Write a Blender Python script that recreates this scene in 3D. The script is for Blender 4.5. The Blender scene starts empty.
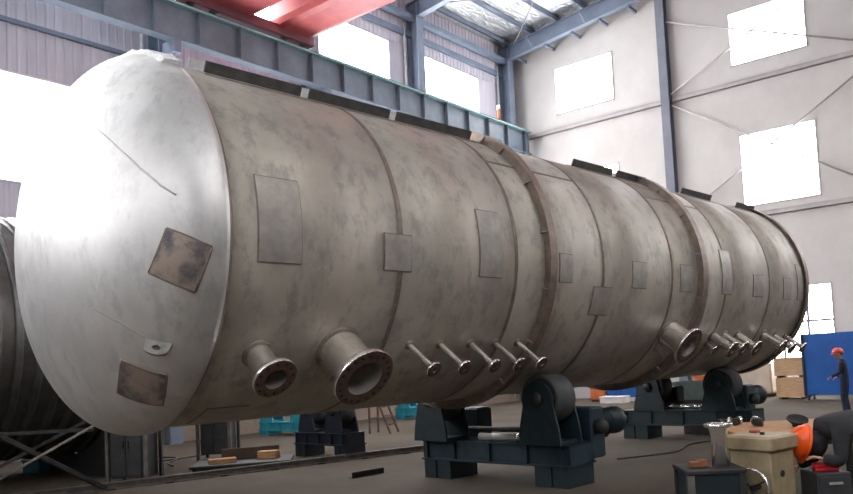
import bpy, math, random
from mathutils import Vector, Matrix
random.seed(7)
S = bpy.context.scene
COL = S.collection
PI = math.pi
# ------------------------------------------------------------------ camera
cam_d = bpy.data.cameras.new('camera'); cam = bpy.data.objects.new('camera', cam_d); COL.objects.link(cam)
cam_d.sensor_width = 36.0; cam_d.lens = 36.0 * 780.11 / 853
cam_d.shift_x = -0.07766; cam_d.shift_y = 0.08305
cam_d.clip_start = 0.05; cam_d.clip_end = 500
CM = [[0.59974, -0.014917, 0.80005], [-0.79842, -0.077731, 0.59707], [-0.053283, 0.996863, 0.058529]]
m = Matrix.Identity(4)
for i in range(3):
    m[i][0] = CM[i][0]; m[i][1] = CM[i][1]; m[i][2] = -CM[i][2]
m[2][3] = 1.9
cam.matrix_world = m
S.camera = cam
# ------------------------------------------------------------------ world and view
w = bpy.data.worlds.new('sky'); S.world = w; w.use_nodes = True
w.node_tree.nodes['Background'].inputs[0].default_value = (0.80, 0.88, 1.0, 1)
w.node_tree.nodes['Background'].inputs[1].default_value = 1.0
S.view_settings.view_transform = 'Standard'; S.view_settings.look = 'None'
S.view_settings.gamma = 1.0; S.view_settings.use_curve_mapping = False
S.view_settings.exposure = 0.18
S.cycles.use_denoising = True
S.cycles.max_bounces = 10; S.cycles.diffuse_bounces = 5; S.cycles.glossy_bounces = 5
S.cycles.sample_clamp_indirect = 6.0
WIN = 13.0        # radiance of the daylit window sheets
SKY = 10.0        # radiance of the daylit roof lights

# ------------------------------------------------------------------ materials
def lin(c):
    return tuple((v / 12.92 if v <= 0.04045 else ((v + 0.055) / 1.055) ** 2.4) for v in c)
def rgb(r, g, b): return lin((r / 255, g / 255, b / 255))
def mat(name, col, rough=0.6, metal=0.0, col2=None, scale=3.0, detail=6.0, lo=0.35, hi=0.65, stretch=(1, 1, 1), bump=0.0, bscale=None, spec=0.5, coat=0.0, bdist=0.02):
    M = bpy.data.materials.new(name); M.use_nodes = True
    nt = M.node_tree; b = nt.nodes['Principled BSDF']
    b.inputs['Roughness'].default_value = rough; b.inputs['Metallic'].default_value = metal
    b.inputs['Specular IOR Level'].default_value = spec
    b.inputs['Coat Weight'].default_value = coat
    if col2 is None: col2 = tuple(v * 0.8 for v in col)
    tc = nt.nodes.new('ShaderNodeTexCoord'); mp = nt.nodes.new('ShaderNodeMapping')
    mp.inputs['Scale'].default_value = stretch
    nt.links.new(tc.outputs['Object'], mp.inputs['Vector'])
    n = nt.nodes.new('ShaderNodeTexNoise'); n.inputs['Scale'].default_value = scale; n.inputs['Detail'].default_value = detail
    n.inputs['Roughness'].default_value = 0.62
    nt.links.new(mp.outputs[0], n.inputs['Vector'])
    r = nt.nodes.new('ShaderNodeValToRGB'); r.color_ramp.elements[0].position = lo; r.color_ramp.elements[1].position = hi
    r.color_ramp.elements[0].color = (*col2, 1); r.color_ramp.elements[1].color = (*col, 1)
    nt.links.new(n.outputs['Fac'], r.inputs['Fac']); nt.links.new(r.outputs['Color'], b.inputs['Base Color'])
    if bump:
        n2 = nt.nodes.new('ShaderNodeTexNoise'); n2.inputs['Scale'].default_value = bscale or scale * 4; n2.inputs['Detail'].default_value = 4
        nt.links.new(mp.outputs[0], n2.inputs['Vector'])
        bp = nt.nodes.new('ShaderNodeBump'); bp.inputs['Strength'].default_value = bump; bp.inputs['Distance'].default_value = bdist
        nt.links.new(n2.outputs['Fac'], bp.inputs['Height']); nt.links.new(bp.outputs['Normal'], b.inputs['Normal'])
    return M
def emit(name, col, strength):
    M = bpy.data.materials.new(name); M.use_nodes = True
    nt = M.node_tree; b = nt.nodes['Principled BSDF']
    b.inputs['Base Color'].default_value = (*col, 1); b.inputs['Roughness'].default_value = 0.4
    b.inputs['Emission Color'].default_value = (*col, 1); b.inputs['Emission Strength'].default_value = strength
    return M

def steel_mat(name, c1, c2, c3, rough=0.42, metal=0.85):
    """dull mill-finish stainless: blotches of pickling stain over a fine grain"""
    M = mat(name, c1, rough, metal, c2, scale=1.1, detail=9, lo=0.38, hi=0.62, bump=0.08, bscale=9)
    nt = M.node_tree; b = nt.nodes['Principled BSDF']
    tc = [n for n in nt.nodes if n.type == 'TEX_COORD'][0]
    ramp = [n for n in nt.nodes if n.type == 'VALTORGB'][0]
    mp = nt.nodes.new('ShaderNodeMapping'); mp.inputs['Scale'].default_value = (1.0, 1.0, 0.55)
    nt.links.new(tc.outputs['Object'], mp.inputs['Vector'])
    n = nt.nodes.new('ShaderNodeTexNoise'); n.inputs['Scale'].default_value = 4.5; n.inputs['Detail'].default_value = 7; n.inputs['Roughness'].default_value = 0.7
    nt.links.new(mp.outputs[0], n.inputs['Vector'])
    r2 = nt.nodes.new('ShaderNodeValToRGB'); r2.color_ramp.elements[0].position = 0.50; r2.color_ramp.elements[1].position = 0.62
    r2.color_ramp.elements[0].color = (0, 0, 0, 1); r2.color_ramp.elements[1].color = (0.65, 0.65, 0.65, 1)
    nt.links.new(n.outputs['Fac'], r2.inputs['Fac'])
    mx = nt.nodes.new('ShaderNodeMix'); mx.data_type = 'RGBA'
    nt.links.new(r2.outputs['Color'], mx.inputs[0]); nt.links.new(ramp.outputs['Color'], mx.inputs[6]); mx.inputs[7].default_value = (*c3, 1)
    nt.links.new(mx.outputs[2], b.inputs['Base Color'])
    mr = nt.nodes.new('ShaderNodeMapRange'); mr.inputs[3].default_value = rough - 0.06; mr.inputs[4].default_value = rough + 0.14
    nt.links.new(n.outputs['Fac'], mr.inputs[0]); nt.links.new(mr.outputs[0], b.inputs['Roughness'])
    return M

MT = {}
MT['shell'] = steel_mat('stainless_shell', (0.47, 0.42, 0.355), (0.36, 0.325, 0.28), (0.25, 0.232, 0.21), rough=0.52, metal=0.55)
MT['head'] = steel_mat('stainless_head', (0.66, 0.64, 0.62), (0.54, 0.525, 0.51), (0.46, 0.45, 0.44), rough=0.40, metal=0.7)
MT['weld'] = mat('weld_heat_tint', (0.25, 0.195, 0.16), 0.55, 0.6, (0.16, 0.125, 0.105), scale=9)
MT['ring'] = mat('ring_steel', (0.33, 0.25, 0.20), 0.5, 0.75, (0.20, 0.16, 0.14), scale=6)
MT['pad'] = mat('pad_steel', (0.42, 0.385, 0.34), 0.5, 0.55, (0.30, 0.278, 0.25), scale=5, bump=0.05)
MT['lugsteel'] = mat('lug_steel', (0.30, 0.285, 0.265), 0.6, 0.5, (0.22, 0.21, 0.195), scale=9)
MT['padstain'] = mat('pad_stained_steel', (0.42, 0.34, 0.29), 0.45, 0.7, (0.12, 0.115, 0.13), scale=3.2, lo=0.42, hi=0.58)
MT['dullbar'] = mat('dark_bar_steel', (0.10, 0.095, 0.09), 0.6, 0.4, (0.06, 0.058, 0.055), scale=8)
MT['bright'] = mat('machined_stainless', (0.94, 0.91, 0.86), 0.14, 0.9, (0.82, 0.79, 0.74), scale=14)
MT['flange'] = mat('flange_face', (0.20, 0.125, 0.10), 0.45, 0.6, (0.12, 0.08, 0.065), scale=12)
MT['flangerim'] = mat('flange_rim', (0.85, 0.80, 0.74), 0.22, 0.85, (0.62, 0.55, 0.50), scale=12)
MT['hole'] = mat('bolt_hole', (0.02, 0.018, 0.016), 0.8)
MT['film'] = mat('white_tape', (0.75, 0.75, 0.74), 0.25, 0.0, (0.58, 0.58, 0.58), scale=20, bump=0.5, bscale=30)
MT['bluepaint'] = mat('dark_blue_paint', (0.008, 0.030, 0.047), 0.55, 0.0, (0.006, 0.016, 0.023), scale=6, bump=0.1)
MT['navypaint'] = mat('navy_paint', (0.010, 0.016, 0.030), 0.5, 0.0, (0.007, 0.010, 0.016), scale=6)
MT['tealpaint'] = mat('turquoise_paint', (0.03, 0.34, 0.42), 0.5, 0.0, (0.02, 0.24, 0.30), scale=5)
MT['petrol'] = mat('petrol_paint', (0.008, 0.024, 0.030), 0.5, 0.0, (0.006, 0.014, 0.018), scale=6)
MT['rubber'] = mat('black_rubber', (0.045, 0.047, 0.048), 0.65, 0.0, (0.03, 0.03, 0.03), scale=8)
MT['greywheel'] = mat('grey_rubber_tread', (0.055, 0.057, 0.056), 0.6, 0.0, (0.038, 0.038, 0.038), scale=8)
MT['castiron'] = mat('dark_iron', (0.035, 0.034, 0.033), 0.6, 0.3, (0.02, 0.02, 0.02), scale=7)
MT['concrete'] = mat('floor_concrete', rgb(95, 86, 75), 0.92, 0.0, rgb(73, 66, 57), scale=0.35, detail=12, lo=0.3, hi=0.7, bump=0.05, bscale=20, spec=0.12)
MT['wallend'] = mat('painted_end_wall', rgb(209, 205, 201), 0.85, 0.0, rgb(198, 193, 189), scale=0.5)
MT['siding'] = mat('siding_grey', rgb(206, 200, 210), 0.6, 0.0, rgb(190, 184, 196), scale=0.8, stretch=(4, 4, 0.3))
MT['darkwall'] = mat('dark_wall', rgb(104, 102, 104), 0.8, 0.0, rgb(90, 88, 92), scale=0.8)
MT['railsteel'] = mat('rail_steel', rgb(112, 106, 100), 0.6, 0.2, rgb(84, 80, 76), scale=5)
MT['masonry'] = mat('base_wall', rgb(158, 142, 128), 0.85, 0.0, rgb(135, 120, 108), scale=1.5)
MT['steelblue'] = mat('blue_grey_steel', rgb(122, 133, 150), 0.5, 0.0, rgb(106, 117, 136), scale=1.6)
MT['steelgrey'] = mat('grey_steel', rgb(122, 126, 138), 0.5, 0.0, rgb(110, 114, 126), scale=1.6)
MT['crane_beam'] = mat('runway_steel', rgb(112, 124, 136), 0.5, 0.0, rgb(96, 106, 120), scale=1.4)
MT['teal_edge'] = mat('runway_flange', rgb(140, 178, 178), 0.5, 0.0, rgb(120, 155, 160), scale=2)
MT['girt'] = mat('pale_girt', rgb(190, 183, 182), 0.6, 0.0, rgb(174, 168, 168), scale=2)
MT['rod'] = mat('brace_rod_steel', rgb(165, 160, 160), 0.5, 0.2)
MT['foil'] = mat('crinkled_foil', (0.80, 0.80, 0.80), 0.28, 0.75, (0.62, 0.63, 0.64), scale=2.0, bump=1.0, bscale=3.5, stretch=(1, 2.2, 1), bdist=0.12)
MT['red'] = mat('crane_red', rgb(196, 92, 90), 0.42, 0.0, rgb(168, 74, 78), scale=1.2)
MT['darkred'] = mat('crane_dark_red', rgb(122, 66, 74), 0.5, 0.0, rgb(100, 58, 68), scale=1.5)
MT['white'] = mat('white_paint', rgb(225, 222, 220), 0.6, 0.0, rgb(205, 202, 200), scale=3)
MT['pane'] = emit('daylit_window_sheet', (0.97, 0.98, 1.0), WIN)
MT['skylight'] = emit('daylit_roof_sheet', (0.97, 0.98, 1.0), SKY)
MT['frame'] = mat('window_frame', rgb(190, 188, 192), 0.5)
MT['plywood'] = mat('plywood', rgb(205, 170, 130), 0.7, 0.0, rgb(185, 148, 110), scale=4, stretch=(1, 1, 6))
MT['timber'] = mat('timber', rgb(196, 150, 102), 0.7, 0.0, rgb(160, 112, 70), scale=5, stretch=(1, 6, 6))
MT['darkwood'] = mat('dark_timber', rgb(92, 72, 56), 0.8, 0.0, rgb(66, 52, 42), scale=5)
MT['bluepanel'] = mat('blue_panel', rgb(8, 88, 168), 0.5, 0.0, rgb(6, 76, 148), scale=1.5)
MT['beige'] = mat('beige_enamel', rgb(166, 148, 116), 0.55, 0.0, rgb(140, 124, 96), scale=5, bump=0.05)
MT['orange'] = mat('orange_plastic', rgb(255, 98, 24), 0.32, 0.0, rgb(245, 84, 16), scale=3, coat=0.3)
MT['redplastic'] = mat('red_plastic', rgb(214, 40, 48), 0.4, 0.0, rgb(190, 30, 40), scale=4)
MT['redhat'] = mat('red_helmet', rgb(225, 88, 74), 0.4, 0.0, rgb(205, 70, 60), scale=4)
MT['cloth'] = mat('charcoal_cloth', rgb(44, 44, 48), 0.9, 0.0, rgb(30, 30, 34), scale=7, bump=0.5, bscale=9)
MT['navycloth'] = mat('navy_cloth', rgb(44, 52, 76), 0.9, 0.0, rgb(32, 38, 58), scale=7, bump=0.4, bscale=10)
MT['skin'] = mat('skin', rgb(196, 150, 122), 0.55, 0.0, rgb(180, 132, 106), scale=8)
MT['hair'] = mat('black_hair', rgb(26, 22, 20), 0.6)
MT['boot'] = mat('black_boot', rgb(30, 28, 28), 0.6)
MT['rust'] = mat('rusty_angle', rgb(112, 78, 62), 0.75, 0.2, rgb(80, 58, 48), scale=9)
MT['wrap'] = mat('pale_wrap', rgb(196, 184, 170), 0.7, 0.0, rgb(176, 164, 150), scale=2, bump=0.2)
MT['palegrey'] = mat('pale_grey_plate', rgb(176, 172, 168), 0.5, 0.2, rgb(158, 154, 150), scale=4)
MT['darkpanel'] = mat('dark_cabinet', rgb(58, 58, 60), 0.6, 0.1, rgb(44, 44, 46), scale=4)
MT['orangecab'] = mat('orange_cabinet', rgb(214, 120, 66), 0.6, 0.0, rgb(190, 100, 54), scale=3)
MT['green'] = mat('dark_green_paint', rgb(66, 82, 78), 0.6, 0.0, rgb(52, 66, 62), scale=3)
MT['coil'] = mat('coil_steel', (0.16, 0.155, 0.15), 0.42, 0.8, (0.10, 0.098, 0.096), scale=3)
MT['coppered'] = mat('copper_brown', rgb(150, 96, 66), 0.6, 0.1, rgb(120, 74, 50), scale=8)
MT['ragcloth'] = mat('faded_red_cloth', rgb(178, 96, 84), 0.9, 0.0, rgb(150, 78, 70), scale=8)

# ------------------------------------------------------------------ mesh building
class MB:
    def __init__(s): s.v = []; s.f = []; s.sm = []
    def add(s, vs, fs, smooth=False):
        o = len(s.v); s.v += [tuple(v) for v in vs]
        for f in fs: s.f.append(tuple(i + o for i in f)); s.sm.append(smooth)
        return s
    def box(s, x0, x1, y0, y1, z0, z1):
        return s.add([(x0, y0, z0), (x1, y0, z0), (x1, y1, z0), (x0, y1, z0), (x0, y0, z1), (x1, y0, z1), (x1, y1, z1), (x0, y1, z1)],
                     [(0, 3, 2, 1), (4, 5, 6, 7), (0, 1, 5, 4), (1, 2, 6, 5), (2, 3, 7, 6), (3, 0, 4, 7)])
    def bbox(s, x0, x1, y0, y1, z0, z1, b=0.02):
        """box with chamfered edges: a stack of four inset outlines"""
        def o(d, z): return [(x0 + b + d, y0 + d, z), (x1 - b - d, y0 + d, z), (x1 - d, y0 + b + d, z), (x1 - d, y1 - b - d, z),
                             (x1 - b - d, y1 - d, z), (x0 + b + d, y1 - d, z), (x0 + d, y1 - b - d, z), (x0 + d, y0 + b + d, z)]
        return s.loft([o(b, z0), o(0, z0 + b), o(0, z1 - b), o(b, z1)])
    def loft(s, rings, closed=True, caps=True, smooth=False):
        n = len(rings[0]); vs = [p for r in rings for p in r]; fs = []
        for i in range(len(rings) - 1):
            for j in range(n if closed else n - 1):
                a = i * n + j; b = i * n + (j + 1) % n
                fs.append((a, b, b + n, a + n))
        s.add(vs, fs, smooth)
        if caps:
            s.add(rings[0], [tuple(reversed(range(n)))]); s.add(rings[-1], [tuple(range(n))])
        return s
    def bar(s, p, q, a, b=None, up=(0, 0, 1)):
        """rectangular bar from p to q, a wide, b high"""
        b = b or a; p = Vector(p); q = Vector(q); d = (q - p).normalized(); u = Vector(up)
        if abs(d.dot(u)) > 0.98: u = Vector((1, 0, 0))
        x = d.cross(u).normalized(); y = x.cross(d)
        def r(c): return [c + x * a / 2 + y * b / 2, c - x * a / 2 + y * b / 2, c - x * a / 2 - y * b / 2, c + x * a / 2 - y * b / 2]
        return s.loft([r(p), r(q)])
    def tube(s, pts, r, n=10, caps=True):
        P = [Vector(p) for p in pts]; R = r if isinstance(r, (list, tuple)) else [r] * len(P); rings = []
        d0 = (P[1] - P[0]).normalized(); u = Vector((0, 0, 1)) if abs(d0.z) < 0.9 else Vector((1, 0, 0)); x = d0.cross(u).normalized()
        for i, p in enumerate(P):
            d = ((P[min(i + 1, len(P) - 1)] - P[max(i - 1, 0)])).normalized(); x = (x - d * x.dot(d)).normalized(); y = d.cross(x)
            rings.append([p + (x * math.cos(k * 2 * PI / n) + y * math.sin(k * 2 * PI / n)) * R[i] for k in range(n)])
        return s.loft(rings, smooth=True, caps=caps)
    def lathe(s, prof, o, ax, n=32, smooth=True):
        """prof: (along axis, radius) pairs about axis ax through o"""
        o = Vector(o); d = Vector(ax).normalized(); u = Vector((0, 0, 1)) if abs(d.z) < 0.9 else Vector((1, 0, 0)); x = d.cross(u).normalized(); y = d.cross(x)
        rings = [[o + d * a + (x * math.cos(k * 2 * PI / n) + y * math.sin(k * 2 * PI / n)) * max(r, 1e-4) for k in range(n)] for a, r in prof]
        return s.loft(rings, caps=False, smooth=smooth)
    def prism(s, poly, axis, a, b):
        """polygon (two coordinates) swept from a to b along axis 0/1/2"""
        def p3(p, t):
            return {0: (t, p[0], p[1]), 1: (p[0], t, p[1]), 2: (p[0], p[1], t)}[axis]
        return s.loft([[p3(p, a) for p in poly], [p3(p, b) for p in poly]])
    def mesh(s, name):
        me = bpy.data.meshes.new(name); me.from_pydata(s.v, [], s.f)
        me.polygons.foreach_set('use_smooth', s.sm)
        import bmesh
        bm = bmesh.new(); bm.from_mesh(me); bmesh.ops.remove_doubles(bm, verts=bm.verts, dist=1e-5)
        bmesh.ops.recalc_face_normals(bm, faces=bm.faces); bm.to_mesh(me); bm.free()
        return me
    def build(s, name, material, parent=None, loc=None, rot=None):
        return obj(name, s.mesh(name), material, parent, loc, rot)
def obj(name, me, material, parent=None, loc=None, rot=None):
    o = bpy.data.objects.new(name, me); COL.objects.link(o)
    if material and not me.materials: me.materials.append(MT[material] if isinstance(material, str) else material)
    if parent: o.parent = parent
    if loc: o.location = loc
    if rot: o.rotation_euler = rot
    return o
def tag(o, label, cat=None, group=None, kind=None):
    o['label'] = label
    if cat: o['category'] = cat
    if group: o['group'] = group
    if kind: o['kind'] = kind
    return o
def thing(name, label, cat, loc=(0, 0, 0), rz=0.0, group=None, kind=None):
    o = bpy.data.objects.new(name, None); COL.objects.link(o); o.empty_display_size = 0.3
    o.location = loc; o.rotation_euler = (0, 0, rz)
    return tag(o, label, cat, group, kind)
def part_label(o, text): o['label'] = text; return o

# ------------------------------------------------------------------ the hall
XW, XB, YL, YR = 32.7, -17.0, 22.5, -11.9        # end wall, back wall, left wall, right wall
RIDGE = 5.3
def roof_z(y): return 18.1 + 0.105 * (22.3 - y) if y >= RIDGE else 18.1 + 0.105 * (22.3 - (2 * RIDGE - y))
FRAMES = [31.9, 25.1, 19.1, 13.1, 7.1, 1.1, -4.9, -10.9, -16.6]

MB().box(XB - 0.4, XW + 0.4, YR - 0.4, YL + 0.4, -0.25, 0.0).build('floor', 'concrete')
tag(bpy.data.objects['floor'], 'dusty grey concrete workshop floor', 'floor', kind='structure')

def wall_mesh(axis, c0, c1, u0, u1, z0, z1, holes):
    """wall slab between c0 and c1 on its normal, u0..u1 long, with rectangular openings (u0,u1,z0,z1)"""
    us = sorted({u0, u1, *[h[0] for h in holes], *[h[1] for h in holes]}); zs = sorted({z0, z1, *[h[2] for h in holes], *[h[3] for h in holes]})
    mb = MB()
    for i in range(len(us) - 1):
        for j in range(len(zs) - 1):
            um = (us[i] + us[i + 1]) / 2; zm = (zs[j] + zs[j + 1]) / 2
            if any(h[0] < um < h[1] and h[2] < zm < h[3] for h in holes): continue
            if axis == 'x': mb.box(c0, c1, us[i], us[i + 1], zs[j], zs[j + 1])
            else: mb.box(us[i], us[i + 1], c0, c1, zs[j], zs[j + 1])
    return mb
win_n = [0]
def window(axis, c, u0, u1, z0, z1, label, inward, nu=1, nz=1, bar=0.03, frame=0.06, fm='frame'):
    """window with a frame, thin bars and one daylit sheet for each light"""
    win_n[0] += 1
    fmb = MB()
    def bx(mb, a0, a1, b0, b1, d0, d1):
        if axis == 'x': mb.box(c + min(d0 * inward, d1 * inward), c + max(d0 * inward, d1 * inward), a0, a1, b0, b1)
        else: mb.box(a0, a1, c + min(d0 * inward, d1 * inward), c + max(d0 * inward, d1 * inward), b0, b1)
    bx(fmb, u0, u1, z0, z0 + frame, -0.08, 0.03); bx(fmb, u0, u1, z1 - frame, z1, -0.08, 0.03)
    bx(fmb, u0, u0 + frame, z0 + frame, z1 - frame, -0.08, 0.03); bx(fmb, u1 - frame, u1, z0 + frame, z1 - frame, -0.08, 0.03)
    root = tag(fmb.build('window_%d' % win_n[0], 'frame'), label, 'window', kind='structure')
    us = [u0 + (u1 - u0) * i / nu for i in range(nu + 1)]
    zs = [z0 + (z1 - z0) * t for t in nz] if isinstance(nz, (list, tuple)) else [z0 + (z1 - z0) * i / nz for i in range(nz + 1)]
    for i in range(1, nu):
        mb = MB(); bx(mb, us[i] - bar / 2, us[i] + bar / 2, z0 + frame, z1 - frame, -0.05, 0.02); mb.build('mullion', fm, root)
    for j in range(1, len(zs) - 1):
        mb = MB(); bx(mb, u0 + frame, u1 - frame, zs[j] - bar / 2, zs[j] + bar / 2, -0.05, 0.015); mb.build('glazing_bar', fm, root)
    for i in range(nu):
        for j in range(len(zs) - 1):
            mb = MB(); bx(mb, us[i] + 0.005, us[i + 1] - 0.005, zs[j] + 0.005, zs[j + 1] - 0.005, -0.06, -0.045); mb.build('pane', 'pane', root)
    return root

# --- left wall: masonry base, ribbed siding sheets, a strip window and a row of high windows
STRIP = [(-16.2, -11.3), (-10.5, -5.3), (-4.5, 0.7), (1.5, 6.7), (7.5, 12.75), (13.5, 18.7), (19.5, 24.7), (25.5, 31.3)]
HIGH = [(-16.2, -11.6), (-10.2, -5.6), (-4.2, 0.4), (1.8, 6.4), (7.8, 12.4), (13.6, 18.3), (19.45, 23.8), (25.5, 30.0)]
lh = [(a, b, 7.42, 10.45) for a, b in STRIP] + [(a, b, 13.5, 15.9) for a, b in HIGH]
wl = wall_mesh('y', YL, YL + 0.25, XB, XW, 0, 18.1, lh).build('wall_left', 'siding'); tag(wl, 'lilac grey ribbed steel wall on the left above a tan base', 'wall', kind='structure')
b = MB(); b.box(XB, XW - 0.01, YL - 0.14, YL, 0, 1.35); b.build('base_wall', 'masonry', wl)
SH = {}
def siding_mesh(h):
    k = round(h, 3)
    if k not in SH:
        prof = []; wv = 0.998
        for i in range(4):
            t = i * 0.25; prof += [(t, 0), (t + 0.15, 0), (t + 0.18, -0.03), (t + 0.22, -0.03)]
        prof.append((wv, 0))
        pts = [(x, y) for x, y in prof]; mb = MB()
        vs = [(x, y, 0) for x, y in pts] + [(x, y, h) for x, y in pts]; n = len(pts)
        mb.add(vs, [(i, i + 1, i + 1 + n, i + n) for i in range(n - 1)])
        mb.add([(x, 0.02, z) for z in (0, h) for x in (0, wv)], [(0, 1, 3, 2)])
        SH[k] = mb.mesh('siding_panel'); SH[k].materials.append(MT['siding'])
    return SH[k]
for i in range(int(XW - XB)):
    x = XW - 1.0 - i
    if x < -4: break
    for z0, z1 in ((1.35, 7.40), (10.47, 11.80), (11.92, 13.48), (15.92, 18.05)):
        if z0 == 1.35 and i > 40: continue
        o = obj('siding_panel', siding_mesh(z1 - z0), None, wl, (x, YL - 0.021, z0))
gi = MB(); gi.box(-16, XW - 0.2, YL - 0.14, YL - 0.02, 11.80, 11.92); gi.build('girt', 'steelblue', wl)
gi = MB(); gi.box(-16, XW - 0.2, YL - 0.10, YL - 0.02, 10.40, 10.46); gi.build('sill_trim', 'white', wl)
gi = MB(); gi.box(-16, XW - 0.2, YL - 0.16, YL - 0.02, 16.35, 16.6); gi.build('girt', 'steelblue', wl)
ORD = ['first', 'second', 'third', 'fourth', 'fifth', 'sixth', 'seventh', 'eighth']
for k, (a, b_) in enumerate(reversed(STRIP)):
    window('y', YL, a, b_, 7.42, 10.45, 'long strip window below the runway beam, %s bay from the far corner' % ORD[k], -1, nu=3, bar=0.02)
for k, (a, b_) in enumerate(reversed(HIGH)):
    window('y', YL, a, b_, 13.5, 15.9, 'bright high window above the crane runway beam, %s from the far corner' % ORD[k], -1, nu=2, bar=0.02)
def h_column(x, y, ax, wdt, dep, z0, z1, t=0.05):
    mb = MB()
    if ax == 'y':     # flanges face +-Y
        mb.box(x - wdt / 2, x + wdt / 2, y - dep / 2, y - dep / 2 + t, z0, z1); mb.box(x - wdt / 2, x + wdt / 2, y + dep / 2 - t, y + dep / 2, z0, z1)
        mb.box(x - t / 2, x + t / 2, y - dep / 2 + t, y + dep / 2 - t, z0, z1)
    else:
        mb.box(x - dep / 2, x - dep / 2 + t, y - wdt / 2, y + wdt / 2, z0, z1); mb.box(x + dep / 2 - t, x + dep / 2, y - wdt / 2, y + wdt / 2, z0, z1)
        mb.box(x - dep / 2 + t, x + dep / 2 - t, y - t / 2, y + t / 2, z0, z1)
    return mb
for x in FRAMES:
    c = h_column(x, YL - 0.36, 'y', 0.42, 0.62, 0, roof_z(YL - 0.3) - 0.35).build('column', 'steelblue', wl)
    bk = MB(); bk.box(x - 0.12, x + 0.12, YL - 1.35, YL - 0.68, 11.85, 12.24); bk.prism([(YL - 1.3, 11.85), (YL - 0.68, 11.85), (YL - 0.68, 11.3)], 0, x - 0.03, x + 0.03)
    bk.build('runway_bracket', 'steelblue', c)
    pp = MB(); pp.tube([(x - 0.45, YL - 0.12, 0.2), (x - 0.45, YL - 0.12, 16.9)], 0.055, 8); pp.build('downpipe', 'white', wl)
# --- crane runway beam
rb = thing('crane_runway_beam', 'long blue grey crane runway beam on the left wall with web stiffeners', 'beam', (XW - 0.3, YL - 1.15, 12.25))
x0, x1 = XB + 0.2 - (XW - 0.3), 0.0
MB().box(x0, x1, -0.02, 0.02, 0.05, 1.10).build('web', 'crane_beam', rb)
MB().box(x0, x1, -0.19, 0.19, 0, 0.05).build('bottom_flange', 'crane_beam', rb)
MB().box(x0, x1, -0.22, 0.22, 1.10, 1.17).build('top_flange', 'teal_edge', rb)
MB().box(x0, x1, -0.04, 0.04, 1.17, 1.29).build('rail', 'castiron', rb)
sm = MB().box(-0.012, 0.012, -0.18, -0.021, 0.05, 1.10).mesh('stiffener'); sm.materials.append(MT['crane_beam'])
xs = -0.5
while xs > -33:
    obj('stiffener', sm, None, rb, (xs, 0, 0)); xs -= 1.5
# --- end wall
eh = [(16.55, 19.8, 14.0, 16.35), (7.8, 11.0, 14.0, 16.35), (16.55, 19.8, 7.9, 11.02), (7.72, 10.86, 7.9, 11.02), (7.6, 11.6, 0.9, 4.42),
      (-1.2, 2.0, 14.0, 16.35), (-9.6, -6.4, 14.0, 16.35), (-1.2, 2.0, 7.9, 11.02), (-9.6, -6.4, 7.9, 11.02)]
we = wall_mesh('x', XW, XW + 0.25, YR, YL, 0, 18.1, eh); we.prism([(YR, 18.1), (YL, 18.1), (RIDGE, roof_z(RIDGE))], 0, XW, XW + 0.25)
we = we.build('wall_end', 'wallend'); tag(we, 'pale plastered far end wall with bright square windows', 'wall', kind='structure')
window('x', XW, *eh[0], 'upper bright window on the end wall nearest the far corner', -1, nu=1)
window('x', XW, *eh[1], 'upper bright window on the end wall right of the wall column', -1, nu=1)
window('x', XW, *eh[2], 'lower window on the end wall mostly hidden behind the tank', -1, nu=1)
window('x', XW, *eh[3], 'lower bright window on the end wall crossed by bracing rods', -1, nu=2, bar=0.025)
window('x', XW, *eh[4], 'ground level window with grey bars above the blue panel', -1, nu=4, nz=[0, 0.58, 1], bar=0.09, fm='steelgrey')
for e, t in zip(eh[5:], ('upper end wall window beyond the second column', 'upper end wall window in the right corner bay', 'lower end wall window beyond the second column', 'lower end wall window in the right corner bay')):
    window('x', XW, *e, t, -1, nu=1)
for y in (13.9, 5.3, -3.3):
    h_column(XW - 0.2, y, 'x', 0.40, 0.40, 0, roof_z(y) - 0.1).build('column', 'steelgrey', we)
for z in (13.12, 7.42):
    for ya, yb in ((-11.8, -3.55), (-3.05, 5.05), (5.55, 13.65), (14.15, 21.7)):
        mb = MB(); mb.box(XW - 0.16, XW - 0.14 + 0.02, ya, yb, z, z + 0.2); mb.box(XW - 0.16, XW, ya, yb, z + 0.18, z + 0.2); mb.box(XW - 0.16, XW, ya, yb, z, z + 0.02)
        mb.build('girt', 'girt', we)
def rod(p, q, r=0.035, parent=None, m_='rod', name='brace_rod'):
    return MB().tube([p, q], r, 6).build(name, m_, parent)
XR = XW - 0.24
for (ya, za, yb, zb) in ((13.65, 16.75, 5.6, 13.5), (13.65, 13.45, 5.6, 17.3), (13.65, 12.95, 5.6, 7.9), (13.65, 7.8, 5.6, 12.6)):
    rod((XR, ya, za), (XR + (0.04 if za > zb else -0.04), yb, zb), 0.04, we, 'girt')
# --- the two walls behind the camera
RHIGH = HIGH[2:6]
rh_ = [(a, b_, 13.5, 15.9) for a, b_ in RHIGH]
wr = wall_mesh('y', YR - 0.25, YR, XB, XW, 0, 18.1, rh_).build('wall_right', 'siding'); wr.data.materials[0] = MT['darkwall']; tag(wr, 'ribbed dark steel wall on the right side of the hall', 'wall', kind='structure')
for k, (a, b_) in enumerate(reversed(RHIGH)): window('y', YR, a, b_, 13.5, 15.9, 'high window on the right wall, %s from the end wall' % ORD[k], 1, nu=1)
bh = [(y, y + 3.2, z, z + 3.0) for y in (16.55, 7.8, -1.2, -9.6) for z in (8.0,)] + [(y, y + 3.2, 14.0, 16.35) for y in (16.55, 7.8, -1.2, -9.6)] + [(7.0, 11.0, 0.0, 4.5)]
wb = wall_mesh('x', XB - 0.25, XB, YR, YL, 0, 18.1, bh); wb.prism([(YR, 18.1), (YL, 18.1), (RIDGE, roof_z(RIDGE))], 0, XB - 0.25, XB)
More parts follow.
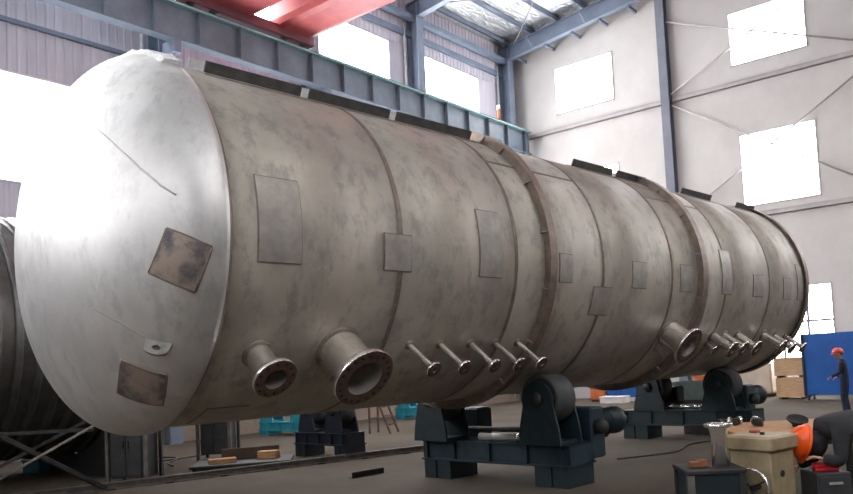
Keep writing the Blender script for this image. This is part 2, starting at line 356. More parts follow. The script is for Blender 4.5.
wb = wb.build('wall_back', 'wallend'); wb.data.materials[0] = MT['darkwall']; tag(wb, 'grey end wall behind the camera with an open gateway', 'wall', kind='structure')
for k, e in enumerate(bh[:8]): window('x', XB, *e, 'window in the %s row of the back wall, %s from the left corner' % (('lower', 'upper')[k // 4], ORD[k % 4]), 1, nu=1)
MB().box(XB - 14, XB - 0.25, 0, 18, -0.25, -0.02).build('trim_1', 'concrete'); tag(bpy.data.objects['trim_1'], 'concrete apron outside the open gateway', 'paving', kind='structure')
# --- roof: foil-faced sheets between purlins, rafters, roof lights and bracing
mb = MB(); NSEG = 60
for ya, yb in ((YL + 0.3, RIDGE), (RIDGE, YR - 0.3)):
    mb.add([(XB - 0.3, ya, roof_z(ya)), (XW + 0.3, ya, roof_z(ya)), (XW + 0.3, yb, roof_z(yb)), (XB - 0.3, yb, roof_z(yb)),
            (XB - 0.3, ya, roof_z(ya) + 0.15), (XW + 0.3, ya, roof_z(ya) + 0.15), (XW + 0.3, yb, roof_z(yb) + 0.15), (XB - 0.3, yb, roof_z(yb) + 0.15)],
           [(0, 1, 2, 3), (4, 5, 6, 7), (0, 1, 5, 4), (1, 2, 6, 5), (2, 3, 7, 6), (3, 0, 4, 7)])
ce = mb.build('ceiling', 'foil'); tag(ce, 'low pitched roof lined with crinkled silver foil between steel purlins', 'ceiling', kind='structure')
STUBS = (21.4, 19.7, 18.2, 16.7, 15.2)
ys = [21.9 - 1.5 * i for i in range(23)]
for y in ys:
    if y < YR + 0.2 or abs(y - RIDGE) < 0.3: continue
    z = roof_z(y); mb = MB(); mb.box(XB, XW, y - 0.04, y - 0.02, z - 0.24, z - 0.002); mb.box(XB, XW, y - 0.04, y + 0.05, z - 0.24, z - 0.22); mb.box(XB, XW, y - 0.04, y + 0.05, z - 0.03, z - 0.002)
    mb.build('purlin', 'steelblue', ce)
for x in FRAMES:
    for ya, yb in ((YL - 0.05, RIDGE), (RIDGE, YR + 0.05)):
        za, zb = roof_z(ya), roof_z(yb)
        def st(t, d0, d1, mb):
            mb.add([(x - t, ya, za - d1), (x + t, ya, za - d1), (x + t, yb, zb - d1), (x - t, yb, zb - d1), (x - t, ya, za - d0), (x + t, ya, za - d0), (x + t, yb, zb - d0), (x - t, yb, zb - d0)],
                   [(0, 3, 2, 1), (4, 5, 6, 7), (0, 1, 5, 4), (1, 2, 6, 5), (2, 3, 7, 6), (3, 0, 4, 7)])
        mb = MB(); st(0.15, 0.245, 0.28, mb); st(0.015, 0.28, 0.95, mb); st(0.15, 0.95, 0.985, mb); mb.build('rafter', 'steelblue', ce)
sk = MB()
for i in range(len(FRAMES) - 1):
    xm = (FRAMES[i] + FRAMES[i + 1]) / 2
    for ya, yb in ((20.0, 14.6), (-4.0, -9.4)):
        mb = MB(); xa, xb = xm - 0.5, xm + 0.5
        for d in (0.004,):
            mb.add([(xa, ya, roof_z(ya) - 0.004), (xb, ya, roof_z(ya) - 0.004), (xb, yb, roof_z(yb) - 0.004), (xa, yb, roof_z(yb) - 0.004),
                    (xa, ya, roof_z(ya) + 0.01), (xb, ya, roof_z(ya) + 0.01), (xb, yb, roof_z(yb) + 0.01), (xa, yb, roof_z(yb) + 0.01)],
                   [(0, 1, 2, 3), (4, 5, 6, 7), (0, 1, 5, 4), (1, 2, 6, 5), (2, 3, 7, 6), (3, 0, 4, 7)])
        mb.build('roof_light', 'skylight', ce)
for (xa, ya, xb, yb) in ((31.8, 21.6, 25.2, 14.2), (25.2, 21.6, 31.8, 14.2), (31.8, 14.2, 25.2, 7), (25.2, 14.2, 31.8, 7)):
    rod((xa, ya, roof_z(ya) - 0.5), (xb, yb, roof_z(yb) - 0.5), 0.025, ce)
for y in STUBS:
    z = roof_z(y) - 0.985; mb = MB(); mb.box(31.9, XW, y - 0.05, y + 0.05, z - 0.13, z - 0.005); mb.build('wall_strut', 'steelblue', ce)
for y in (20.4, 17.4, 14.4):
    rod((31.75, y, roof_z(y) - 0.95), (30.9, y, roof_z(y) - 0.2), 0.03, ce, 'steelblue', 'flange_brace')
# eaves strut and fire standpipe in the far corner
MB().box(XB, XW - 0.9, YL - 0.5, YL - 0.2, 17.0, 17.22).build('eaves_strut', 'steelblue', wl)

# ------------------------------------------------------------------ the tank
YAW = math.radians(-5.39996); YC, ZC, R = 8.59282, 1.48527 + 1.9, 2.0
cy_, sy_ = math.cos(YAW), math.sin(YAW)
def TW(x, y, z=0.0): return (cy_ * x - sy_ * y, sy_ * x + cy_ * y, z)      # tank-aligned ground coordinates to the hall
TX0 = 10.86
tank = thing('pressure_vessel', 'huge horizontal stainless steel pressure vessel resting on roller stands', 'tank', TW(TX0, YC, ZC - R), YAW)
def tl(x, r, phi):
    """point on the tank: distance along the axis, radius, angle from the camera side upwards (degrees)"""
    p = math.radians(phi); return Vector((x - TX0, -r * math.cos(p), R + r * math.sin(p)))
AX = (-TX0, 0, R)
SEAMS = [3.71, 5.82, 7.82, 9.85, 11.92, 13.95, 15.97, 18.0]
for i in range(7):
    a, b_ = SEAMS[i] + 0.012, SEAMS[i + 1] - 0.012
    MB().lathe([(a, R - 0.03), (a, R), ((a + b_) / 2, R), (b_, R), (b_, R - 0.03), (a, R - 0.03)], AX, (1, 0, 0), 128).build('shell_course', 'shell', tank)
for i, x in enumerate(SEAMS[1:7]):
    part_label(MB().lathe([(x - 0.032, R - 0.004), (x - 0.032, R + 0.003), (x - 0.014, R + 0.004), (x - 0.008, R + 0.009), (x + 0.008, R + 0.009), (x + 0.014, R + 0.004), (x + 0.032, R + 0.003), (x + 0.032, R - 0.004)], AX, (1, 0, 0), 128).build('weld_seam', 'weld', tank), 'brown heat-tinted girth weld')
# longitudinal welds
for xa, xb, ph in ((3.9, 5.78, 96), (5.86, 7.78, 150), (7.86, 9.8, 40), (9.9, 11.87, 112), (11.97, 13.9, 41), (14.0, 15.92, 140), (16.0, 17.95, 60)):
    mb = MB(); rr = []
    for x in (xa, (xa + xb) / 2, xb):
        rr.append([tl(x, R - 0.004, ph - 0.8), tl(x, R + 0.007, ph - 0.4), tl(x, R + 0.007, ph + 0.4), tl(x, R - 0.004, ph + 0.8)])
    mb.loft(rr); mb.build('weld_seam', 'weld', tank)
# dished heads, 2:1 ellipsoidal with a straight flange
HX, HR = 3.645, 2.055
prof = [(HX - math.sin(u) * 0.95, HR * math.cos(u)) for u in [PI / 2 * (1 - k / 40) for k in range(41)]]
prof += [(HX + 0.05, HR), (HX + 0.05, R - 0.03)]
hd = MB().lathe(prof, AX, (1, 0, 0), 128).build('dished_head', 'head', tank); part_label(hd, 'bright dished end of the vessel')
prof = [(18.0 + 0.06 + math.sin(u) * 1.0, R * math.cos(u)) for u in [PI / 2 * k / 40 for k in range(41)]]
MB().lathe([(18.012, R - 0.03), (18.012, R)] + prof, AX, (1, 0, 0), 128).build('dished_head', 'shell', tank)
part_label(MB().lathe([(HX + 0.05, R - 0.004), (HX + 0.05, R + 0.02), (HX + 0.075, R + 0.018), (HX + 0.10, R + 0.004), (HX + 0.115, R - 0.004)], AX, (1, 0, 0), 128).build('weld_seam', 'weld', tank), 'dark girth weld of the dished head')
# stiffening rings: web with an outer flange
for xw_, fa, fb, ro in ((8.40, -0.02, 0.13, 2.14), (12.80, 0.0, 0.19, 2.13), (17.92, -0.05, 0.10, 2.07)):
    rg = MB().lathe([(xw_ + fa, ro - 0.018), (xw_ + fa, ro), (xw_ + fb, ro), (xw_ + fb, ro - 0.018), (xw_ + fa, ro - 0.018)], AX, (1, 0, 0), 128, smooth=False).build('stiffening_ring', 'ring', tank)
    MB().lathe([(xw_ + 0.03, R - 0.005), (xw_ + 0.03, ro - 0.018), (xw_ + 0.05, ro - 0.018), (xw_ + 0.05, R - 0.005)], AX, (1, 0, 0), 128, smooth=False).build('web', 'ring', rg)
    for ph in (62, 50, 30, 8, -14, -36, -58):
        c = MB(); c.prism([(0, 0), (0.07, 0), (0, ro - R - 0.02)], 1, -0.006, 0.006)
        # small gusset between shell and web
        p = tl(xw_ + 0.03, R, ph); o = c.build('gusset', 'pad', rg); a = math.radians(ph)
        o.matrix_local = Matrix(((-1, 0, 0, p.x), (0, math.sin(a), -math.cos(a), p.y), (0, math.cos(a), math.sin(a), p.z), (0, 0, 0, 1)))
# rectangular pads on the shell
def pad(xa, xb, pa, pb, material='pad', th=0.012, name='pad_plate'):
    mb = MB(); n = 8; rings = []
    for k in range(n + 1):
        ph = pa + (pb - pa) * k / n; rings.append([tl(xa, R - 0.004, ph), tl(xa, R + th, ph), tl(xb, R + th, ph), tl(xb, R - 0.004, ph)])
    mb.loft(rings); o = mb.build(name, material, tank)
    e = MB(); g = 0.012; d = math.degrees(g / R)
    for (x0_, x1_, p0, p1) in ((xa - g, xa, pa - d, pb + d), (xb, xb + g, pa - d, pb + d)):
        e.loft([[tl(x0_, R - 0.004, p0 + (p1 - p0) * k / n), tl(x0_, R + 0.004, p0 + (p1 - p0) * k / n), tl(x1_, R + th * 0.9, p0 + (p1 - p0) * k / n) if x0_ < xa else tl(x1_, R + 0.004, p0 + (p1 - p0) * k / n), tl(x1_, R - 0.004, p0 + (p1 - p0) * k / n)] for k in range(n + 1)])
    for (p0, p1) in ((pa - d, pa), (pb, pb + d)):
        e.loft([[tl(x, R - 0.004, p0), tl(x, R + th * 0.7, p0), tl(x, R + th * 0.7, p1), tl(x, R - 0.004, p1)] for x in (xa, xb)])
    e.build('fillet_weld', 'weld', o)
    return o
pad(4.02, 4.50, -11, 13); pad(5.58, 5.97, -11, 0.4); pad(7.12, 7.53, -11, 13.2); pad(8.76, 9.06, -11, 0.2); pad(9.62, 10.10, -24.3, -12.3)
pad(10.66, 11.08, -11.4, 0.3); pad(12.2, 12.63, -11.6, 1.4); pad(13.80, 14.20, -11.5, 12.4); pad(15.18, 15.64, -11.7, 0.5); pad(16.71, 17.12, -12.1, 0.7); pad(17.50, 17.80, -12.2, 10.5)
pad(4.02, 4.50, -77, -64)
# flat bars standing along the top of the shell
for xa, xb in ((4.12, 5.33), (5.44, 6.70), (6.81, 8.25), (10.77, 11.98), (12.12, 13.1), (14.55, 15.85), (17.1, 18.05)):
    mb = MB(); mb.loft([[tl(x, R + 0.012, 64.6), tl(x, R + 0.135, 64.6), tl(x, R + 0.135, 65.2), tl(x, R + 0.012, 65.2)] for x in (xa, xb)])
    o = part_label(mb.build('flat_bar', 'dullbar', tank), 'dark flat bar standing on the top of the shell')
    mb = MB(); mb.loft([[tl(x, R - 0.004, 61.0), tl(x, R + 0.014, 61.0), tl(x, R + 0.014, 67.0), tl(x, R - 0.004, 67.0)] for x in (xa - 0.05, xb + 0.05)]); mb.build('pad_strip', 'pad', o)
for xa, xb in ((3.93, 4.1), (5.34, 5.43), (6.71, 6.80)):
    mb = MB(); mb.loft([[tl(x, R + 0.014, 64.5), tl(x, R + 0.12, 64.5), tl(x, R + 0.12, 64.9), tl(x, R + 0.014, 64.9)] for x in (xa, xb)]); mb.build('white_tab', 'film', tank)
# strip of clear film over the top of the head seam
mb = MB(); rr = []
for k in range(13):
    ph = 56 + 44 * k / 12; j = 0.012 * math.sin(k * 2.3)
    rr.append([tl(HX - 0.16, HR - 0.06, ph), tl(HX - 0.10, HR + 0.03 + j, ph), tl(HX + 0.08, HR + 0.05 - j, ph), tl(HX + 0.10, HR - 0.02, ph)])
part_label(mb.loft(rr).build('seam_tape', 'film', tank), 'strip of whitish tape over the head seam')
# nozzles
def nozzle(x, phi, rp, rf, tip, tf, nb, neck=True, coll='bright'):
    a = math.radians(phi); d = Vector((0, -math.cos(a), math.sin(a))); o = Vector((x - TX0, 0, R)) ; ri = rp * 0.86
    t0 = tip - tf
    if neck: pr = [(1.9, rp), (t0 - rp * 0.55, rp), (t0 - 0.02, rp * 1.16), (t0, rp * 1.16)]
    else: pr = [(1.9, rp), (t0, rp)]
    nz = MB().lathe(pr, o, d, 40).build('nozzle', coll, tank)
    inner = rf * 0.66 if rp < 0.1 else ri
    f_ = MB().lathe([(t0, rp * 0.9), (t0, rf), (t0 + 0.01, rf + 0.004), (tip - 0.01, rf + 0.004), (tip, rf)], o, d, 40).build('flange', 'flangerim', nz)
    MB().lathe([(tip, rf), (tip + 0.0005, rf * 0.985), (tip + 0.006, (ri + rf) / 2 - (rf - ri) * 0.12), (tip + 0.006, ri)], o, d, 40).build('flange_face', 'flange', nz)
    MB().lathe([(tip + 0.005, ri), (1.8, ri), (1.8, 0.0)], o, d, 40).build('bore', 'pad', nz)
    u = d.cross(Vector((1, 0, 0))).normalized(); v_ = Vector((1, 0, 0)); bm_ = MB()
    pc = ri + (rf - ri) * 0.62; rb_ = min((rf - ri) * 0.17, 0.022)
    if nb:
        for k in range(nb):
            t = 2 * PI * (k + 0.5) / nb; c = o + d * (tip + 0.0035) + (u * math.cos(t) + v_ * math.sin(t)) * pc
            bm_.lathe([(0, rb_), (0.004, rb_ * 0.95), (0.004, 0)], c, d, 8)
        h_ = bm_.build('bolt_holes', 'hole', nz); h_['kind'] = 'stuff'
    # weld and reinforcement at the root
    MB().lathe([(R * 0.985, rp + 0.03), (R + 0.006, rp + 0.028), (R + 0.025, rp + 0.004), (R + 0.025, rp - 0.004)], o, d, 40).build('root_weld', 'weld', nz)
    return nz
nozzle(4.22, -39.0, 0.135, 0.225, 2.42, 0.05, 12)
nozzle(5.20, -37.8, 0.245, 0.35, 2.56, 0.06, 20)
for x in (6.23, 6.74, 7.28, 7.76, 8.22): nozzle(x, -37.2, 0.036, 0.098, 2.52, 0.035, 4, neck=False)
nozzle(12.21, -33.5, 0.235, 0.335, 2.48, 0.06, 20)
nozzle(13.95, -41.0, 0.04, 0.10, 2.22, 0.03, 4, neck=False)
for x in (13.98, 14.45, 15.05, 16.33): nozzle(x, -36.0, 0.09, 0.165, 2.50, 0.04, 8)
nozzle(16.95, -37.0, 0.07, 0.14, 2.50, 0.04, 8); nozzle(17.56, -37.0, 0.05, 0.12, 2.50, 0.035, 4, neck=False)
# small bracket beside the large nozzle
p = tl(5.02, R, -40.5); br = MB(); br.bar(p, tl(5.02, R + 0.30, -42.0), 0.03, 0.12); br.build('clip', 'ring', tank)
p = tl(12.02, R, -40.0); br = MB(); br.bar(p, tl(12.02, R + 0.30, -41.5), 0.03, 0.12); br.build('clip', 'ring', tank)
# plates, lug and seam lines on the dished head
EC = Vector((HX - TX0, 0, R)); EA = Vector((0.95, HR, HR))
def on_head(p, lift=0.0):
    q = Vector(p); q.x += 0.055; s_ = math.sqrt((q.x / EA.x) ** 2 + (q.y / EA.y) ** 2 + (q.z / EA.z) ** 2); q = q / s_
    n = Vector((q.x / EA.x ** 2, q.y / EA.y ** 2, q.z / EA.z ** 2)).normalized(); return EC + q + n * lift
def head_plate(c, material, th=0.014):
    c = [Vector(p) for p in c]; n = 8; mb = MB(); vs = []; fs = []
    for i in range(n + 1):
        for j in range(n + 1):
            a, b_ = i / n, j / n; vs.append(on_head(c[0] * (1 - a) * (1 - b_) + c[1] * a * (1 - b_) + c[2] * a * b_ + c[3] * (1 - a) * b_, th))
    for i in range(n):
        for j in range(n): k = i * (n + 1) + j; fs.append((k, k + n + 1, k + n + 2, k + 1))
    mb.add(vs, fs); o = mb.build('pad_plate', material, tank)
    e = MB()
    for k in range(4):
        a, b_ = c[k], c[(k + 1) % 4]; e.tube([on_head(a.lerp(b_, t / 6), 0.004) for t in range(7)], 0.013, 6)
    e.build('fillet_weld', 'weld', o); return o
part_label(head_plate([(-0.484, -1.781, -0.118), (-0.173, -1.988, -0.289), (-0.274, -1.84, -0.68), (-0.571, -1.601, -0.493)], 'padstain'), 'stained square plate high on the dished head')
part_label(head_plate([(-0.603, -1.061, -1.233), (-0.315, -1.338, -1.399), (-0.229, -1.049, -1.686), (-0.532, -0.788, -1.537)], 'padstain'), 'stained square plate low on the dished head')
def head_seam(pts, r=0.008, m_='pad'):
    P = [Vector(p) for p in pts]; out = []
    for a, b_ in zip(P[:-1], P[1:]): out += [on_head(a.lerp(b_, t / 5), 0.0) for t in range(5)]
    out.append(on_head(P[-1])); MB().tube(out, r, 6).build('weld_seam', m_, tank)
head_seam([(-0.749, -1.002, 0.907), (-0.686, -1.333, 0.651), (-0.606, -1.56, 0.446), (-0.508, -1.737, 0.268), (-0.421, -1.842, 0.177)], 0.010, 'head')
head_seam([(-0.798, -0.961, -0.768), (-0.673, -1.206, -0.908), (-0.522, -1.38, -1.059)], 0.005, 'lugsteel')
A_ = on_head((-0.526, -1.367, -1.068)); B_ = on_head((-0.346, -1.541, -1.136)); n_ = (A_ + B_) / 2 - EC
n_ = Vector((n_.x / EA.x ** 2, n_.y / EA.y ** 2, n_.z / EA.z ** 2)).normalized(); e_ = (B_ - A_).normalized(); n_ = (n_ * 0.6 + Vector((0, -0.2, -0.75))).normalized(); n_ = (n_ - e_ * n_.dot(e_)).normalized(); t_ = e_.cross(n_)
W_ = (B_ - A_).length; lug = MB(); out = [(0, -0.02), (W_, -0.02), (W_ * 0.96, 0.07)] + [(W_ * 0.54 + 0.115 * math.cos(t), 0.085 + 0.06 * math.sin(t)) for t in [PI * k / 8 for k in range(1, 8)]] + [(W_ * 0.12, 0.07)]
hole = [(W_ * 0.54 + 0.045 * math.cos(2 * PI * k / len(out)), 0.07 + 0.028 * math.sin(2 * PI * k / len(out))) for k in range(len(out))]
hs = sorted(range(len(out)), key=lambda k: math.atan2(out[k][1] - 0.06, out[k][0] - W_ * 0.54)); out = [out[k] for k in hs]; hole.sort(key=lambda p: math.atan2(p[1] - 0.07, p[0] - W_ * 0.54))
def l3(p, d): return A_ + e_ * p[0] + n_ * p[1] + t_ * d
N_ = len(out)
for (ra, rb_, da, db) in ((out, hole, 0.015, 0.015), (out, hole, -0.015, -0.015), (out, out, 0.015, -0.015), (hole, hole, 0.015, -0.015)):
    lug.add([l3(p, da) for p in ra] + [l3(p, db) for p in rb_], [(k, (k + 1) % N_, (k + 1) % N_ + N_, k + N_) for k in range(N_)])
part_label(lug.build('lifting_lug', 'lugsteel', tank), 'small lifting lug with a hole')
# ------------------------------------------------------------------ roller stands
def wheel(parent, x0, x1, y, z, r, tread, hub='castiron', name='roller'):
    w_ = MB().lathe([(x0, 0.0), (x0, r * 0.62), (x0 + 0.02, r * 0.64), (x0 + 0.02, r * 0.80), (x0, r * 0.84), (x0, r - 0.03), (x0 + 0.03, r), (x1 - 0.03, r), (x1, r - 0.03), (x1, r * 0.84), (x1 - 0.02, r * 0.8), (x1 - 0.02, r * 0.64), (x1, r * 0.62), (x1, 0.0)], (0, y, z), (1, 0, 0), 40).build(name, tread, parent)
    MB().lathe([(x0 - 0.03, 0.0), (x0 - 0.03, r * 0.22), (x0, r * 0.24), (x0, r * 0.5), (x0 + 0.004, r * 0.52)], (0, y, z), (1, 0, 0), 24).build('hub', hub, w_)
    MB().lathe([(x1 + 0.03, 0.0), (x1 + 0.03, r * 0.22), (x1, r * 0.24), (x1, r * 0.5), (x1 - 0.004, r * 0.52)], (0, y, z), (1, 0, 0), 24).build('hub', hub, w_)
    return w_
def roller_stand(name, label, loc, rz, paint, wo=0.0, sp=1.185, zw=1.33, r=0.37, L=1.7, tread='greywheel', motor=True, dark='petrol', group=None, d=0.62, feet=0.33):
    """two-roller turning stand: beam on foot blocks, two bracketed rollers, drive motor"""
    t = thing(name, label, 'roller stand', loc, rz, group)
    k = r / 0.37
    fz = feet; ft = feet + 0.32 * k; xa, xb = -0.28 * k, 0.34 * k
    fr = MB()
    fr.box(xa, xa + 0.03, -L, L, fz, ft); fr.box(xb - 0.03, xb, -L, L, fz, ft); fr.box(xa, xb, -L, L, ft - 0.03, ft); fr.box(xa, xb, -L, -L + 0.03, fz, ft); fr.box(xa, xb, L - 0.03, L, fz, ft)
    fr.box(xa - 0.05, xb + 0.05, -L, L, fz - 0.02, fz + 0.012); fr.box(xa - 0.04, xa, -L, L, ft - 0.02, ft)
    fr.build('frame', paint, t)
    for y in (-L * 0.5, 0, L * 0.5, L * 0.92, -L * 0.92):
        MB().box(xa - 0.045, xa - 0.001, y - 0.012, y + 0.012, fz + 0.012, ft - 0.02).build('stiffener', paint, t)
    for s_ in (-1, 1):
        for (ya, yb) in ((L * 0.58, L * 0.78), (L * 0.80, L * 0.98)):
            f = MB(); f.box(xa - 0.02, xb + 0.02, min(s_ * ya, s_ * yb), max(s_ * ya, s_ * yb), 0, fz - 0.022); f.build('foot_block', dark, t)
        y = s_ * sp; ped = MB(); pr = zw - ft
        for x in (xa + wo, xb - 0.10 * k + wo):
            o_ = -s_ * 0.0
            ped.prism([(y - 0.40 * k, ft), (y + 0.40 * k, ft), (y + 0.37 * k, ft + pr * 0.35)] + [(y + 0.27 * k * math.cos(a), zw + 0.27 * k * math.sin(a)) for a in [-0.1 + (PI + 0.2) * j / 10 for j in range(11)]] + [(y - 0.37 * k, ft + pr * 0.35)], 0, x, x + 0.035)
        ped.box(xa + 0.035 + wo, xb - 0.10 * k + wo, y - 0.34 * k, y + 0.34 * k, ft, ft + 0.05)
        pd = ped.build('bracket', dark, t)
        c = MB(); c.lathe([(0, 0.0), (0, 0.10 * k), (0.05, 0.11 * k), (0.05, 0.0)], (xa - 0.05 + wo, y, zw), (1, 0, 0), 20); c.build('bearing_cap', 'castiron', pd)
        wheel(t, xa + 0.05 + wo, xb - 0.12 * k + wo, y, zw, r, tread)
        if motor and s_ > 0:
            MB().tube([(0.12, -sp + 0.1, ft + 0.16), (0.12, sp - 0.1, ft + 0.16)], 0.045, 12).build('drive_shaft', 'castiron', t)
        if motor:
            gx = xb - 0.05 * k
            g = MB(); g.bbox(gx, gx + 0.36 * k, y - 0.42 * k, y + 0.24 * k, ft - 0.28, ft + 0.50 * k, 0.03); g.build('gearbox', paint, t)
            if s_ < 0:
                mt = MB(); mt.lathe([(0, 0.0), (0, 0.12), (0.03, 0.17), (0.05, 0.20), (0.44, 0.20), (0.46, 0.22), (0.58, 0.22), (0.66, 0.14), (0.80, 0.06), (0.80, 0.0)], (gx + 0.34 * k, y - 0.18, ft + 0.24 * k), (1, -0.12, 0), 24); mo = mt.build('motor', dark, t)
                for q in range(9):
                    x_ = gx + 0.34 * k + 0.07 + q * 0.028; MB().lathe([(0, 0.195), (0, 0.218), (0.01, 0.218), (0.01, 0.195)], (x_, y - 0.18 - 0.12 * (x_ - gx - 0.34 * k), ft + 0.23 * k), (1, -0.12, 0), 24, smooth=False).build('cooling_fin', dark, mo)
                c = MB(); c.lathe([(0, 0.0), (0, 0.09), (0.06, 0.115), (0.16, 0.115), (0.16, 0.0)], (gx + 0.14, y - 0.58 * k, ft + 0.20 * k), (0, 1, 0), 20); c.build('brake_housing', 'castiron', t)
    return t
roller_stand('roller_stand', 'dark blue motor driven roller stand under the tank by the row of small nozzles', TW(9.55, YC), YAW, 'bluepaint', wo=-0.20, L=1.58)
roller_stand('roller_stand', 'petrol blue roller stand under the far end of the tank', TW(15.85, YC), YAW, 'petrol', tread='rubber', L=1.58, sp=0.85, zw=1.18)
roller_stand('roller_stand', 'small navy idler roller stand on the floor behind the tank', (11.95, 13.75, 0), math.radians(-6), 'navypaint', sp=0.52, zw=1.02, r=0.30, L=0.98, tread='rubber', dark='navypaint', motor=False, feet=0.30)
roller_stand('roller_stand', 'turquoise roller stand near the left wall beside the navy stand', (15.9, 20.2, 0), 0.0, 'tealpaint', sp=0.75, zw=0.95, r=0.30, L=1.1, tread='rubber', dark='tealpaint', motor=False, feet=0.16)
roller_stand('roller_stand', 'turquoise roller stand by the left wall beyond the rusty ladder', (21.6, 19.6, 0), 0.0, 'tealpaint', sp=0.75, zw=0.95, r=0.30, L=1.15, tread='rubber', dark='tealpaint', motor=False, feet=0.16)
# steel pipe and rag lying on the far stand
pz = 0.33 + 0.32 + 0.06
pl = thing('steel_pipe', 'bright steel pipe with collars lying on the far roller stand', 'pipe', TW(15.85, YC, pz - 0.06), YAW)
MB().tube([(0, 0.47, 0.065), (0, -0.47, 0.065)], 0.05, 12).build('tube', 'bright', pl)
for y in (0.42, 0.15, -0.2, -0.40): MB().tube([(0, y + 0.05, 0.065), (0, y - 0.05, 0.065)], 0.065, 12).build('collar', 'bright', pl)
rag = MB(); rr = []
for i in range(9):
    a = i / 8; rr.append([(0.10 * math.sin(a * 3 + k * 0.4) * 0.3 + (k - 3) * 0.04, 0.25 - 0.5 * a + 0.03 * math.sin(k * 1.7), 0.015 + 0.06 * abs(math.sin(a * 5 + k)) + 0.02) for k in range(7)])
rr2 = [list(r) + [(p[0], p[1], p[2] - 0.018) for p in reversed(r)] for r in rr]
o = rag.loft(rr2, smooth=True).build('rag', 'ragcloth', None, TW(15.72, YC - 0.80, 0.703), (0, 0, YAW)); tag(o, 'crumpled faded red rag on the far roller stand', 'rag')

# ------------------------------------------------------------------ ribbed vessel and clutter behind the head
VX0, VX1, VY, VZ, VR = 1.0, 9.2, 17.8, 2.95, 2.45
cv = thing('coil_vessel', 'dark cylindrical vessel wrapped in half-pipe hoops behind the bright head', 'tank', ((VX0 + VX1) / 2, VY, VZ - VR - 0.12))
L2 = (VX1 - VX0) / 2; zc_ = VR + 0.12
prof = [(-L2 - 0.55 * math.cos(u), VR * math.sin(u)) for u in [PI / 2 * k / 10 for k in range(11)]] + [(L2 + 0.55 * math.sin(u), VR * math.cos(u)) for u in [PI / 2 * k / 10 for k in range(11)]]
MB().lathe(prof, (0, 0, zc_), (1, 0, 0), 72).build('shell', 'coil', cv)
hp = MB(); hp.lathe([(0.075 * math.cos(t), VR - 0.01 + 0.085 * math.sin(t)) for t in [PI * k / 7 for k in range(8)]], (0, 0, 0), (1, 0, 0), 72); hpm = hp.mesh('hoop'); hpm.materials.append(MT['coil'])
x = -L2 + 0.15
while x < L2: obj('hoop', hpm, None, cv, (x, 0, zc_)); x += 0.36
for x in (-L2 + 1.0, L2 - 1.0):
    sd = MB(); arc = [(1.7 * math.sin(a), zc_ - (VR + 0.07) * math.cos(a)) for a in [-0.85 + 1.7 * k / 12 for k in range(13)]]
    arc = [((VR + 0.09) * math.sin(a), zc_ - (VR + 0.09) * math.cos(a)) for a in [-0.85 + 1.7 * k / 12 for k in range(13)]]
    zb = -(VZ - VR - 0.12)
    sd.prism([(-1.75, zb)] + arc + [(1.75, zb)], 0, x - 0.12, x + 0.12); sd.build('saddle', 'castiron', cv)
# trestle of crossed bars
tr = thing('bar_trestle', 'trestle of crossed steel bars standing left of the head on the floor', 'trestle', (6.9, 13.6, 0), 0)
def tb(p, q, a, m_, nm='bar'): MB().bar(p, q, a, a).build(nm, m_, tr)
T_ = Vector((6.9, 13.6, 0))
for p, q, a, m_ in (((5.97, 12.15, 1.30), (5.02, 15.2, 0.0), 0.035, 'bright'), ((5.05, 13.4, 1.22), (7.15, 14.2, 0.0), 0.07, 'castiron'), ((6.38, 13.28, 1.32), (4.3, 14.9, 0.0), 0.05, 'castiron')):
    tb(Vector(p) - T_, Vector(q) - T_, a, m_)
tb(Vector((5.05, 13.4, 1.22)) - T_, Vector((6.1, 12.55, 1.2)) - T_, 0.05, 'castiron', 'cross_bar')
o = thing('cyan_box', 'small cyan box on the floor beneath the ribbed vessel', 'box', (8.05, 18.9, 0), 0.2)
MB().bbox(-0.28, 0.28, -0.30, 0.30, 0, 0.26, 0.02).build('body', 'tealpaint', o); MB().bbox(-0.30, 0.30, -0.32, 0.32, 0.26, 0.31, 0.015).build('lid', 'tealpaint', o)
# dark lockers standing behind the head
def locker(label, loc, rz, w_, d_, h_, post='railsteel'):
    t = thing('steel_locker', label, 'locker', loc, rz)
    MB().bbox(-w_ / 2, w_ / 2, -d_ / 2, d_ / 2, 0.12, h_, 0.015).build('body', 'darkpanel', t)
    for s_ in (-1, 1):
        dr = MB(); dr.bbox(min(s_ * 0.012, s_ * (w_ / 2 - 0.02)), max(s_ * 0.012, s_ * (w_ / 2 - 0.02)), -d_ / 2 - 0.02, -d_ / 2 - 0.001, 0.16, h_ - 0.04, 0.004); dr = dr.build('door', 'darkpanel', t)
        MB().box(s_ * 0.05 - 0.012, s_ * 0.05 + 0.012, -d_ / 2 - 0.045, -d_ / 2 - 0.02, h_ * 0.5, h_ * 0.5 + 0.14).build('handle', 'castiron', dr)
        MB().box(s_ * (w_ / 2 + 0.06) - 0.03, s_ * (w_ / 2 + 0.06) + 0.03, -d_ / 2 - 0.03, -d_ / 2 + 0.03, 0, h_ + 0.1).build('post', post, t)
        MB().box(s_ * (w_ / 2 + 0.06) - 0.03, s_ * (w_ / 2 + 0.06) + 0.03, d_ / 2 - 0.03, d_ / 2 + 0.03, 0, h_ + 0.1).build('post', 'darkpanel', t)
    return t
locker('dark steel locker with a pale corner post under the bright head', (7.85, 14.55, 0), math.radians(-62), 0.66, 0.5, 1.35)
locker('dark steel locker in an open frame behind the tank shell', (11.0, 16.55, 0), math.radians(-58), 0.66, 0.5, 1.5)
